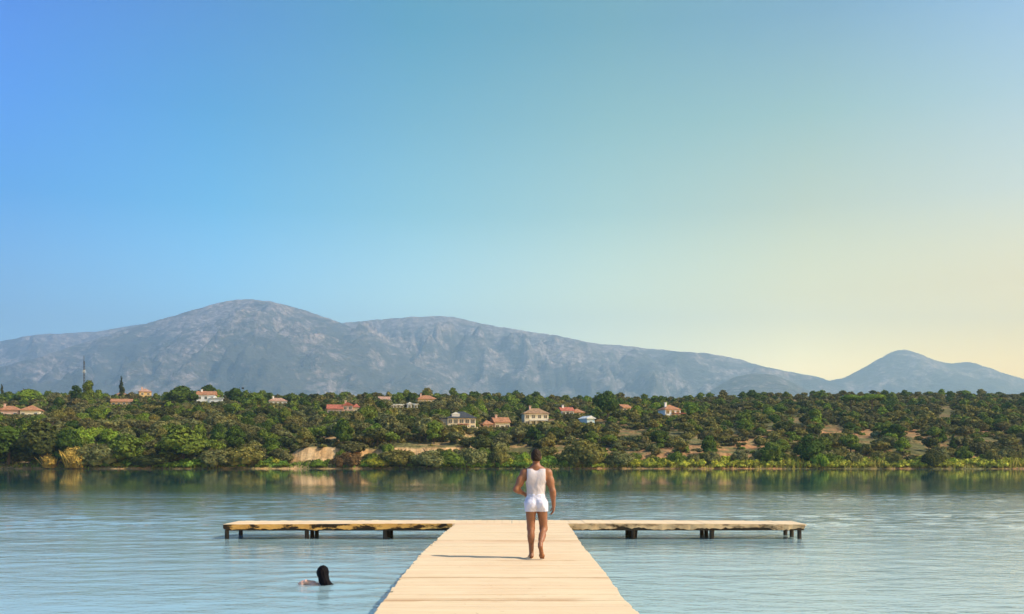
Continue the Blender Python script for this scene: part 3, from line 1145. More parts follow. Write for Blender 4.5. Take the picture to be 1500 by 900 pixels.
def build_houses():
    r = random.Random(3)
    a = site('house', 0, 57, 594, 612, 'low villa with twin orange tiled roofs just above the dense shore trees', 'the low villa with twin orange roofs', 12)
    w, h = a[1], a[2]
    house_block(a[0], -w * .5, -w * .02, 0, 7, h - 2.2, 'orange', 'pink', 'hip', 1, 3, 'x', 1, r)
    house_block(a[0], w * .03, w * .48, -1.2, 7.5, h - 2.3, 'orange', 'cream', 'hip', 1, 3, 'x', 0, r)
    a = site('house', 163, 193, 586, 594, 'long low ochre house under the spire shaped cypress', 'the long low ochre house', 15)
    house_block(a[0], -a[1] * .48, a[1] * .48, 0, 6, max(2.6, a[2] - 1.2), 'orange', 'ochre', 'gable', 1, 4, 'x', 0, r)
    a = site('house', 171, 186, 568, 581, 'small pink house with faded roof right beneath the spire shaped cypress', 'the small pink house by the cypress', 30)
    house_block(a[0], -a[1] * .42, a[1] * .42, 0, 6, a[2] - 2.2, 'pink', 'pink', 'gable', 1, 2, 'y', 0, r)
    a = site('house', 203, 223, 567, 584, 'ochre walled house with a faded pink roof high on the hillside', 'the ochre house with faded pink roof', 25)
    house_block(a[0], -a[1] * .42, a[1] * .42, 0, 7, a[2] - 2.3, 'pink', 'ochre', 'hip', 2, 2, 'x', 1, r)
    a = site('house', 244, 259, 564, 577, 'pink roofed house half hidden behind a big green skyline tree', 'the half hidden pink roofed house', 20)
    house_block(a[0], -a[1] * .42, a[1] * .42, 0, 6, a[2] - 2.0, 'pink', 'pink', 'hip', 1, 2, 'x', 0, r)
    a = site('house', 288, 326, 570, 595, 'white house with terracotta roof and bright white lower wall on the skyline', 'the white house with terracotta roof', 10)
    w, h = a[1], a[2]
    house_block(a[0], -w * .48, w * .20, 0, 8, h - 3.2, 'orange', 'white', 'gable', 2, 3, 'x', 1, r)
    house_block(a[0], w * .02, w * .50, -2.5, -0.01, h * .48, 'white', 'white', 'flat', 1, 2, 'x', 0, r, door=False)
    a = site('house', 394, 421, 583, 593, 'low white bungalow with a pink tiled roof among round green trees', 'the low white bungalow', 18)
    house_block(a[0], -a[1] * .48, a[1] * .46, 0, 6.5, a[2] - 1.8, 'pink', 'white', 'hip', 1, 4, 'x', 1, r)
    a = site('house', 476, 527, 586, 608, 'large house with stepped bright red tiled roofs', 'the house with stepped red roofs', 8)
    w, h = a[1], a[2]
    house_block(a[0], -w * .42, 0.0, -2, 6, h * .42, 'red', 'pink', 'gable', 1, 3, 'x', 0, r)
    house_block(a[0], 0.15, w * .30, 0, 8, h * .66, 'red', 'pink', 'gable', 2, 2, 'y', 1, r)
    house_block(a[0], w * .31, w * .48, 1, 7, h * .55, 'red', 'cream', 'hip', 1, 1, 'x', 0, r, door=False)
    a = site('house', 555, 576, 581, 589, 'small house with a thin pink gable near the dark tree line', 'the small thin gabled house', 20)
    house_block(a[0], -a[1] * .45, a[1] * .45, 0, 6, a[2] - 1.7, 'pink', 'white', 'gable', 1, 3, 'x', 0, r)
    a = site('house', 570, 612, 591, 599, 'row of low white flat roofed outbuildings in the woods', 'the low white outbuildings', 10)
    w = a[1]
    house_block(a[0], -w * .46, w * .0, 0, 5, 2.4, 'white', 'white', 'flat', 1, 4, 'x', 0, r)
    house_block(a[0], w * .14, w * .28, -1, 4, 2.9, 'white', 'white', 'gable', 1, 1, 'y', 0, r)
    house_block(a[0], w * .36, w * .48, -1, 4, 2.6, 'white', 'white', 'flat', 1, 1, 'x', 0, r)
    a = site('house', 611, 641, 579, 591, 'wide house with an orange roof close under the wooded skyline', 'the wide orange roofed house', 15)
    house_block(a[0], -a[1] * .46, a[1] * .46, 0, 8, a[2] - 2.2, 'orange', 'ochre', 'hip', 1, 4, 'x', 1, r)
    # the big cream villa
    a = site('house', 646, 699, 603, 630, 'large cream villa with dark slate roof, white dormer and terrace wall', 'the cream villa with dark roof', 6, base_extra=1)
    w, h = a[1], a[2]
    house_block(a[0], -w * .32, w * .46, 0, 9, h * .64, 'slate', 'cream', 'hip', 2, 5, 'x', 0, r)
    house_block(a[0], -w * .50, -w * .325, 1.5, 8, h * .62, 'slate', 'stone', 'flat', 1, 1, 'y', 0, r, door=False)
    d = MB().box(-w * .20, w * .02, 0.6, 3.4, h * .66, h * .86)
    d.poly([(-w * .22, 0.4, h * .862), (w * .04, 0.4, h * .862), (w * .04, 3.6, h * .862), (-w * .22, 3.6, h * .862), (-w * .09, 0.4, h * .97), (-w * .09, 3.6, h * .97)],
           [(0, 1, 4), (1, 2, 5, 4), (3, 0, 4, 5), (2, 3, 5), (0, 3, 2, 1)])
    d.build('dormer', WALLS['white'], a[0])
    MB().box(-w * .42, w * .5, -4.2, -3.8, -3.0, h * .16).build('terrace_wall', WALLS['cream'], a[0])
    MB().box(-w * .02, w * .22, -3.79, -0.15, -0.5, h * .10).build('terrace', WALLS['pink'], a[0])
    for k in range(3):
        MB().tube((-w * .02 + w * .12 * k, -3.4, h * .10), (-w * .02 + w * .12 * k, -3.4, h * .30), 0.14, 0.12, 8).build('column', FRAME, a[0])
    MB().box(-w * .05, w * .26, -3.7, -0.15, h * .303, h * .335).build('awning', ROOFS['red'], a[0])
    a = site('house', 706, 749, 610, 631, 'house of two orange roofed wings with a cream gable end', 'the house with two orange wings', 14, base_extra=1)
    w, h = a[1], a[2]
    house_block(a[0], -w * .48, -w * .14, -1, 5, h * .42, 'orange', 'pink', 'hip', 1, 2, 'x', 0, r)
    house_block(a[0], -w * .06, w * .46, 0, 7.5, h * .58, 'orange', 'cream', 'gable', 1, 3, 'x', 1, r)
    # brown roofed cream villa with balcony
    a = site('house', 766, 811, 601, 624, 'two storey cream villa with flat brown roof and a shaded balcony', 'the cream villa with brown roof', 8, base_extra=1)
    w, h = a[1], a[2]
    house_block(a[0], -w * .45, w * .34, 0, 8, h * .78, 'brown', 'cream', 'hip', 2, 4, 'x', 1, r)
    house_block(a[0], w * .345, w * .52, -1, 6, h * .40, 'brown', 'cream', 'flat', 1, 1, 'x', 0, r, door=False)
    b = MB().box(-w * .30, w * .30, -2.2, -0.15, h * .36, h * .40)
    b.build('balcony', WALLS['white'], a[0])
    b = MB()
    for k in range(9):
        xx = -w * .29 + w * .58 * k / 8
        b.box(xx - .04, xx + .04, -2.15, -2.07, h * .403, h * .47)
    b.box(-w * .30, w * .30, -2.17, -2.05, h * .473, h * .49)
    b.build('railing', FRAME, a[0])
    for k in range(4):
        xx = -w * .28 + w * .56 * k / 3
        MB().box(xx - .16, xx + .16, -2.1, -1.8, -1.0, h * .357).build('pillar', WALLS['cream'], a[0])
    a = site('house', 821, 859, 596, 609, 'white house with a red tiled roof beside the big round dark tree', 'the white house with red roof', 12)
    w, h = a[1], a[2]
    house_block(a[0], -w * .48, 0, -.5, 6, h - 2.0, 'red', 'white', 'gable', 1, 3, 'x', 1, r)
    house_block(a[0], .1, w * .46, .5, 7, h - 2.6, 'orange', 'cream', 'hip', 1, 2, 'x', 0, r)
    a = site('house', 858, 873, 606, 624, 'narrow pale blue gabled shed in front of the big round dark tree', 'the pale blue shed', 25, 'shed')
    house_block(a[0], -a[1] * .42, a[1] * .42, 0, 6, a[2] - 2.0, 'white', 'blue', 'gable', 1, 1, 'y', 0, r)
    a = site('house', 910, 927, 591, 602, 'small house with one orange roof next to the big round dark tree', 'the small one roofed orange house', 30)
    house_block(a[0], -a[1] * .42, a[1] * .42, 0, 6, a[2] - 2.2, 'orange', 'ochre', 'gable', 1, 2, 'x', 0, r)
    a = site('house', 971, 1002, 593, 614, 'white house with orange roof and reddish terrace alone in the woods', 'the lone white house with terrace', 14, base_extra=1)
    w, h = a[1], a[2]
    house_block(a[0], -w * .42, w * .36, 0, 7.5, h * .66, 'orange', 'white', 'hip', 2, 3, 'x', 1, r)
    MB().box(-w * .30, w * .50, -3.2, -.15, -3.0, h * .20).build('terrace', WALLS['pink'], a[0])
    MB().box(-w * .10, w * .52, -2.9, -.15, h * .40, h * .44).build('awning', ROOFS['red'], a[0])
    # lattice mast on the skyline
    x, y, z = ground_hit(123, 590)
    y = 540.0
    x = (123 - CX) / F * y
    z = float(terrain(x, y))
    root = empty('radio_mast', (x, y, z))
    tag(root, 'slim grey lattice radio mast standing on the skyline', 'mast')
    steel = plain('galvanised_steel', (0.07, 0.08, 0.10), 0.5, 0.15)
    top = EYE + (HY - 521) / F * y - z
    mb = MB()
    legs = [(math.cos(t) * 0.55, math.sin(t) * 0.55) for t in (0.5, 2.6, 4.7)]
    for i, (lx, ly) in enumerate(legs):
        mb.tube((lx, ly, 0), (lx * .55, ly * .55, top - 3), 0.17, 0.13, 5)
        nx, ny = legs[(i + 1) % 3]
        q = 0
        while q < top - 4:
            s0, s1 = 1 - .45 * q / (top - 3), 1 - .45 * (q + 1.5) / (top - 3)
            mb.tube((lx * s0, ly * s0, q), (nx * s1, ny * s1, q + 1.5), 0.09, 0.09, 4)
            q += 1.5
    mb.build('lattice', steel, root)
    MB().tube((0, 0, top - 4), (0, 0, top), 0.15, 0.10, 6).build('antenna', steel, root)
    for q in (0.0, 2.1, 4.2):
        MB().box(math.cos(q) * .5 - .14, math.cos(q) * .5 + .14, math.sin(q) * .5 - .14, math.sin(q) * .5 + .14, top * .66, top * .66 + 1.7).build('panel_antenna', FRAME, root)
    x, y, z = ground_hit(356, 592)
    root = empty('street_lamp', (x, y, z))
    tag(root, 'thin pole with a dark lamp head above the roofs near the white house', 'street lamp')
    top = EYE + (HY - 570) / F * y - z
    MB().tube((0, 0, -0.5), (0, 0, top), 0.12, 0.08, 7).build('pole', steel, root)
    MB().box(-.7, .5, -.3, .3, top, top + 0.8).build('lamp_head', DARKWOOD, root)


build_houses()

# ------------------------------------------------------------------ trees and shrubs


def ico_sphere():
    t = (1 + 5 ** .5) / 2
    v = np.array([(-1, t, 0), (1, t, 0), (-1, -t, 0), (1, -t, 0), (0, -1, t), (0, 1, t), (0, -1, -t), (0, 1, -t), (t, 0, -1), (t, 0, 1), (-t, 0, -1), (-t, 0, 1)], float)
    f = [(0, 11, 5), (0, 5, 1), (0, 1, 7), (0, 7, 10), (0, 10, 11), (1, 5, 9), (5, 11, 4), (11, 10, 2), (10, 7, 6), (7, 1, 8), (3, 9, 4), (3, 4, 2), (3, 2, 6), (3, 6, 8), (3, 8, 9),
         (4, 9, 5), (2, 4, 11), (6, 2, 10), (8, 6, 7), (9, 8, 1)]
    v /= np.linalg.norm(v[0])
    return v, np.array(f)


ICO_V, ICO_F = ico_sphere()


def crown_arrays(lobes, n, size, g, up=0.12):
    """leaf clumps (bent quads) spread over and through a set of lobes, with a broken inner mass"""
    lob = np.array(lobes, float)
    area = (lob[:, 3] * lob[:, 4] + lob[:, 3] * lob[:, 5])
    k = g.choice(len(lob), n, p=area / area.sum())
    d = g.normal(size=(n, 3))
    d /= np.linalg.norm(d, axis=1)[:, None]
    d[:, 2] = np.where(d[:, 2] < -0.3, -d[:, 2] * 0.6, d[:, 2])
    rad = 0.70 + 0.38 * g.random(n) ** 0.7
    R = lob[k, 3:6]
    c = lob[k, 0:3] + d * R * rad[:, None]
    nrm = d / R
    nrm /= np.linalg.norm(nrm, axis=1)[:, None]
    nrm = nrm + 0.36 * g.normal(size=(n, 3)) + np.array((0, 0, up))
    nrm /= np.linalg.norm(nrm, axis=1)[:, None]
    ref = g.normal(size=(n, 3))
    u = np.cross(nrm, ref)
    u /= np.linalg.norm(u, axis=1)[:, None]
    w = np.cross(nrm, u)
    s = size * (0.55 + 0.9 * g.random(n))
    V = np.empty((n, 4, 3))
    for q, (a, b) in enumerate(((-1, -0.7), (0.8, -1), (1, 0.8), (-0.7, 1))):
        ja, jb = a * (0.6 + 0.6 * g.random(n)), b * (0.6 + 0.6 * g.random(n))
        V[:, q] = c + (u * ja[:, None] + w * jb[:, None]) * s[:, None] * 0.5 - nrm * (0.12 * s * g.random(n))[:, None]
    quads = np.arange(4 * n).reshape(n, 4)
    vv, ff = [V.reshape(-1, 3)], []
    b = 4 * n
    for L in lob:
        P = ICO_V * (0.70 + 0.16 * g.random((12, 1))) * L[3:6] + L[0:3]
        vv.append(P)
        ff.append(ICO_F + b)
        b += 12
    return np.concatenate(vv), quads, np.concatenate(ff)


def trunk_mb(h, r, g, spread=1.2, n=4):
    mb = MB()
    b = (g.uniform(-.15, .15), g.uniform(-.15, .15), h * 0.55)
    mb.tube((0, 0, -0.6), b, r, r * .72, 7)
    for k in range(n):
        t = 2 * math.pi * (k + g.random()) / n
        e = (b[0] + math.cos(t) * spread, b[1] + math.sin(t) * spread, h * (0.8 + 0.25 * g.random()))
        mb.tube(b, e, r * .5, r * .2, 6)
    return mb


KINDS = {}


def lobes_dome(g, r, h, n, base=0.35):
    L = [(0, 0, h * 0.58, r * .72, r * .72, h * .36)]
    for k in range(n):
        t = 2 * math.pi * (k + 0.6 * g.random()) / n
        q = r * g.uniform(.42, .66)
        z = h * g.uniform(base + .12, .72)
        a = r * g.uniform(.34, .50)
        L.append((math.cos(t) * q, math.sin(t) * q, z, a, a, a * g.uniform(.7, .95)))
    for k in range(max(2, n // 3)):
        t = 2 * math.pi * g.random()
        q = r * g.uniform(.0, .35)
        a = r * g.uniform(.28, .42)
        L.append((math.cos(t) * q, math.sin(t) * q, h * .80, a, a, h * .17))
    return L


def lobes_shrub(g, r, h, n):
    L = [(0, 0, h * .42, r * .7, r * .7, h * .46)]
    for k in range(n):
        t = 2 * math.pi * (k + .7 * g.random()) / n
        q = r * g.uniform(.4, .68)
        a = r * g.uniform(.32, .50)
        L.append((math.cos(t) * q, math.sin(t) * q, h * g.uniform(.22, .55), a, a, h * g.uniform(.24, .40)))
    L.append((r * .15, r * .1, h * .72, r * .4, r * .4, h * .24))
    return L


def lobes_column(g, r, h, n, taper, base=.08):
    L = []
    for k in range(n):
        f = (k + .5) / n
        rr = r * (1 - taper * f) * (.75 + .3 * g.random()) * min(1, .6 + 2 * f)
        t = 2 * math.pi * g.random()
        L.append((math.cos(t) * r * .18, math.sin(t) * r * .18, h * (base + (1 - base) * f * .96), rr, rr, h / n * 1.15))
    return L


def lobes_umbrella(g, r, h, n):
    L = [(0, 0, h * .80, r * .7, r * .7, h * .15)]
    for k in range(n):
        t = 2 * math.pi * (k + .6 * g.random()) / n
        q = r * g.uniform(.45, .65)
        a = r * g.uniform(.36, .5)
        L.append((math.cos(t) * q, math.sin(t) * q, h * g.uniform(.72, .84), a, a, h * .13))
    return L


# kind: lobe builder, nominal radius, height, trunk radius, clumps, clump size, variants
SPEC = {
    'holm_oak': (lambda g: lobes_dome(g, 3.0, 5.0, 7), 3.0, 5.0, .22, 1500, .46, 6),
    'broadleaf_tree': (lambda g: lobes_dome(g, 3.0, 6.5, 10, .08), 3.0, 6.5, .22, 2000, .46, 4),
    'shrub': (lambda g: lobes_shrub(g, 2.4, 3.0, 7), 2.4, 3.0, .10, 1100, .40, 5),
    'willow_bush': (lambda g: lobes_shrub(g, 3.2, 5.2, 10), 3.2, 5.2, .16, 2000, .40, 4),
    'poplar': (lambda g: lobes_column(g, 1.8, 12.0, 9, .55), 1.8, 12.0, .2, 1700, .48, 2),
    'cypress': (lambda g: lobes_column(g, 1.3, 8.0, 8, .92, .05), 1.3, 8.0, .14, 1500, .34, 2),
    'umbrella_pine': (lambda g: lobes_umbrella(g, 4.0, 7.0, 8), 4.0, 7.0, .25, 1800, .46, 2),
    'reed_clump': None,
}


def single_mesh(kind, j):
    """crown and trunk in one mesh, for far copies"""
    key = (kind, j, 'one')
    if key not in KINDS:
        fn, r, h, tr, n, sz, _ = SPEC[kind]
        g = np.random.default_rng(hash_of(kind) + j)
        v, q, t = crown_arrays(fn(g), n, sz, g)
        mb = trunk_mb(h, tr, g, r * .4)
        tv = np.array(mb.v)
        tq = np.array([f for f in mb.f if len(f) == 4]) + len(v)
        V = np.concatenate([v, tv])
        KINDS[key] = mesh_np(kind, V, [q, t, tq], [LEAF, BARK], np.concatenate([np.zeros(len(q) + len(t)), np.ones(len(tq))]))
    return KINDS[key]


def part_meshes(kind, j):
    key = (kind, j, 'parts')
    if key not in KINDS:
        fn, r, h, tr, n, sz, _ = SPEC[kind]
        g = np.random.default_rng(hash_of(kind) + 50 + j)
        v, q, t = crown_arrays(fn(g), int(n * 1.8), sz * .8, g)
        cm = mesh_np('crown', v, [q, t], [LEAF])
        mb = trunk_mb(h, tr, g, r * .4)
        tm = bpy.data.meshes.new('trunk')
        tm.from_pydata(mb.v, [], mb.f)
        tm.materials.append(BARK)
        KINDS[key] = (cm, tm)
    return KINDS[key]


def hash_of(s):
    return sum(ord(c) * (i + 3) for i, c in enumerate(s))


TONES = {
    'dark': (0.051, 0.061, 0.018), 'deep green': (0.051, 0.086, 0.014), 'dusky': (0.103, 0.096, 0.037), 'olive': (0.145, 0.134, 0.037),
    'grey-green': (0.140, 0.144, 0.058), 'mid green': (0.106, 0.147, 0.023), 'fresh green': (0.145, 0.215, 0.025), 'yellow-green': (0.268, 0.277, 0.032),
    'brownish': (0.145, 0.089, 0.037), 'golden': (0.36, 0.27, 0.070),
}


def tone_col(t, r, v=.14):
    c = TONES[t]
    k = 1 + r.uniform(-v, v)
    return (c[0] * k * (1 + r.uniform(-.06, .06)), c[1] * k, c[2] * k, 1)


PLACED = []        # (px0, px1, py_top, py_base, x, y, r)


def put_tree(kind, x, y, rad, h, tone, label, group, r, parts=False):
    z = float(terrain(x, y))
    fn, R0, H0 = SPEC[kind][0:3]
    nv = SPEC[kind][6]
    j = r.randrange(nv)
    sx, sz = rad / R0, h / H0
    rot = r.uniform(0, 6.283)
    cat = {'shrub': 'shrub', 'willow_bush': 'bush'}.get(kind, 'tree')
    if parts:
        o = empty(kind, (x, y, z - .1), rot)
        cm, tm = part_meshes(kind, j)
        c = link(bpy.data.objects.new('crown', cm), o)
        c.color = tone_col(tone, r, .05)
        link(bpy.data.objects.new('trunk', tm), o)
    else:
        o = bpy.data.objects.new(kind, single_mesh(kind, j))
        link(o)
        o.location = (x, y, z - .1)
        o.rotation_euler = (0, 0, rot)
        o.color = tone_col(tone, r)
    u = r.uniform(.84, 1.18)
    o.scale = (sx * u, sx / u, sz)
    tag(o, label, cat, group)
    return o


# bare earth that shows in the photo: (px0, px1, py0, py1)
BARE = [(424, 448, 668, 680), (446, 492, 656, 678), (530, 552, 657, 665), (576, 632, 648, 657), (640, 676, 649, 659), (742, 782, 654, 664), (812, 828, 652, 664), (886, 896, 655, 664),
        (900, 946, 629, 638), (935, 945, 658, 672), (966, 986, 656, 672), (978, 996, 631, 638), (1008, 1032, 640, 658), (1054, 1076, 653, 668), (1092, 1108, 646, 660), (1070, 1080, 627, 638),
        (1252, 1276, 637, 651), (1268, 1280, 632, 640), (1122, 1136, 620, 632), (1336, 1354, 645, 668), (1205, 1236, 624, 634), (1330, 1342, 632, 646), (1378, 1394, 596, 612),
        (1376, 1392, 642, 654), (1494, 1500, 644, 658), (1440, 1458, 640, 646), (676, 694, 636, 641), (1160, 1172, 612, 620)]


def headroom(x, y, z, rad, h):
    """how tall a plant may grow here without hiding a house or a patch of bare earth the photo shows"""
    px, base = project(x, y, z)
    w = F * rad / y
    lim = h
    for (a, b, c, d), (hx, hy, hz), _ in HOUSES:
        if px + w * .45 > a and px - w * .45 < b and y > hy - 130 and y < hy + 9:
            if y > hy - 1.5:
                return 0
            top = d - .33 * (d - c)
            lim = min(lim, (base - top) * y / F)
    for (a, b, c, d) in BARE:
        e = .12 * (b - a)
        if px + w * .55 > a + e and px - w * .55 < b - e:
            if c + 1 < base < d:
                return 0
            if d <= base < d + 30:
                lim = min(lim, (base - (d - (.10 if a > 780 else .30) * (d - c))) * y / F)
    return lim


# plants the photo singles out: kind, px, py_top, py_base, width px, tone, label
NAMED = [
    ('cypress', 3, 563, 590, 8, 'dark', 'dark pointed cypress at the edge above the villa with twin orange roofs'),
    ('poplar', 128, 559, 604, 24, 'mid green', 'tall green poplar standing just in front of the radio mast'),
    ('poplar', 112, 566, 602, 22, 'deep green', 'tall dark poplar on the darker side of the green poplar by the mast'),
    ('cypress', 134, 558, 590, 8, 'dark', 'narrow dark cypress tip poking up behind the green poplar'),
    ('cypress', 178, 552, 578, 13, 'dark', 'solitary dark spire shaped cypress on the skyline above the small pink house'),
    ('broadleaf_tree', 42, 569, 598, 52, 'fresh green', 'broad bright green tree above the villa with twin orange roofs'),
    ('broadleaf_tree', 80, 574, 600, 34, 'grey-green', 'pale grey-green skyline tree between the orange villa and the poplars'),
    ('broadleaf_tree', 267, 564, 606, 46, 'deep green', 'big dark green skyline tree hiding the pink roofed house'),
    ('broadleaf_tree', 305, 563, 580, 24, 'deep green', 'round dark green tree rising behind the white house with terracotta roof'),
    ('broadleaf_tree', 344, 568, 598, 34, 'deep green', 'dark green tree beside the white house with terracotta roof'),
    ('broadleaf_tree', 374, 574, 608, 44, 'mid green', 'mid green rounded tree between the white house and the white bungalow'),
    ('holm_oak', 890, 571, 622, 44, 'deep green', 'big round dark green tree standing above all its neighbours at mid hillside'),
    ('umbrella_pine', 1247, 577, 606, 32, 'fresh green', 'bright green flat topped pine, first of a pair on the upper slope'),
    ('umbrella_pine', 1277, 576, 606, 36, 'fresh green', 'wider bright green flat topped pine, second of the pair on the upper slope'),
    ('broadleaf_tree', 12, 622, 689, 66, 'deep green', 'tall dark green shore tree at the edge of the view'),
    ('broadleaf_tree', 62, 616, 688, 76, 'dark', 'tall very dark shore tree behind the golden reed clumps'),
    ('broadleaf_tree', 98, 628, 685, 56, 'deep green', 'dark green shore tree just behind the wider golden reed clump'),
    ('willow_bush', 146, 648, 688, 62, 'grey-green', 'grey-green willow bush next to the wider golden reed clump'),
    ('broadleaf_tree', 186, 634, 682, 66, 'mid green', 'mid green rounded tree behind the low dark shore bush'),
    ('willow_bush', 222, 663, 689, 62, 'dark', 'low dark bush at the waterline'),
    ('broadleaf_tree', 268, 622, 680, 88, 'mid green', 'large sunlit green tree above the bright creeping shore shrubs'),
    ('willow_bush', 318, 656, 688, 60, 'grey-green', 'grey-green willow bush at the end of the bright creeping shore shrubs'),
    ('willow_bush', 356, 650, 689, 64, 'olive', 'olive willow bush near the sandy bank at the waterline'),
    ('willow_bush', 508, 661, 689, 42, 'brownish', 'dark brownish bush in front of the sandy bank'),
    ('willow_bush', 552, 668, 689, 46, 'yellow-green', 'bright yellow-green bush at the waterline below the sandy bank'),
    ('willow_bush', 585, 656, 689, 54, 'olive', 'olive willow bush beside the bright yellow-green bush'),
    ('willow_bush', 628, 657, 689, 58, 'grey-green', 'tall grey-green willow bush below the pale bluff'),
    ('willow_bush', 662, 660, 688, 46, 'mid green', 'green bush at the far end of the long pale bluff'),
    ('willow_bush', 694, 654, 687, 44, 'grey-green', 'grey-green bush under the terrace of the cream villa with dark roof'),
    ('willow_bush', 466, 676, 689, 26, 'fresh green', 'small fresh green bush right at the foot of the sandy bank'),
    ('holm_oak', 516, 646, 672, 40, 'dusky', 'dusky spreading oak on the lip of the sandy bank above the dark brownish bush'),
    ('willow_bush', 730, 650, 686, 34, 'olive', 'olive bush in front of the reddish bank below the orange winged house'),
    ('willow_bush', 856, 640, 689, 58, 'olive', 'large olive willow bush on the bank beyond the walking man'),
    ('willow_bush', 906, 659, 689, 38, 'grey-green', 'grey-green bush next to the large olive willow bush'),
    ('broadleaf_tree', 1186, 636, 688, 44, 'deep green', 'dark green shore tree among the yellow-green reeds'),
    ('broadleaf_tree', 1130, 646, 687, 34, 'mid green', 'rounded green shore tree above the reddish slip'),
    ('shrub', 1200, 662, 688, 34, 'fresh green', 'fresh green shrub at the foot of the dark green shore tree'),
    ('willow_bush', 1366, 655, 688, 34, 'dark', 'dark rounded bush standing alone at the waterline below the reddish gully'),
    ('broadleaf_tree', 1038, 636, 672, 24, 'deep green', 'dark green tree beside the reddish slip'),
    ('holm_oak', 1135, 606, 626, 17, 'deep green', 'small round dark tree above a bare soil patch'),
    ('cypress', 1381, 624, 648, 14, 'deep green', 'stout dark conifer on the open slope above the dark waterline bush'),
    ('cypress', 1396, 636, 660, 13, 'deep green', 'smaller dark conifer below the stout dark conifer on the open slope'),
    ('cypress', 1414, 638, 662, 13, 'dark', 'dark conifer beside the two conifers on the open slope'),
]


def build_named():
    r = random.Random(11)
    for kind, px, pt, pb, w, tone, label in NAMED:
        x, y, z = ground_hit(px, pb)
        y = max(y, float(shore(x)) + (2.0 if kind in ('willow_bush', 'shrub') else 4.5))
        x = (px - CX) / F * y
        z = float(terrain(x, y))
        h = EYE + (HY - pt) / F * y - z
        rad = w * .5 * y / F
        put_tree(kind, x, y, rad, h, tone, label, None, r, True)
        PLACED.append((x, y, rad))


def neighbour(px, py):
    best, bd = None, 1e9
    for (a, b, c, d), _, ph in HOUSES + SPOTS:
        dd = abs(px - (a + b) / 2) * .7 + abs(py - (c + d) / 2) * 1.6
        if dd < bd:
            best, bd = (a, b, c, d, ph), dd
    a, b, c, d, ph = best
    if py > d + 8:
        return 'below ' + ph
    if py < c - 4:
        return 'above ' + ph
    return 'beside ' + ph


SPOTS = [((446, 492, 656, 678), None, 'the pale sandy bank'), ((600, 672, 649, 662), None, 'the long pale bluff'), ((1008, 1032, 640, 658), None, 'the reddish slip'),
         ((1252, 1276, 637, 651), None, 'the orange earth scar'), ((1336, 1354, 645, 668), None, 'the reddish gully'), ((1240, 1290, 578, 600), None, 'the pair of flat topped pines'),
         ((870, 912, 572, 620), None, 'the big round dark tree'), ((110, 140, 560, 600), None, 'the poplars by the mast'), ((1175, 1205, 640, 686), None, 'the dark green shore tree'),
         ((1380, 1420, 625, 660), None, 'the dark conifers'), ((60, 120, 664, 688), None, 'the golden reed clumps')]


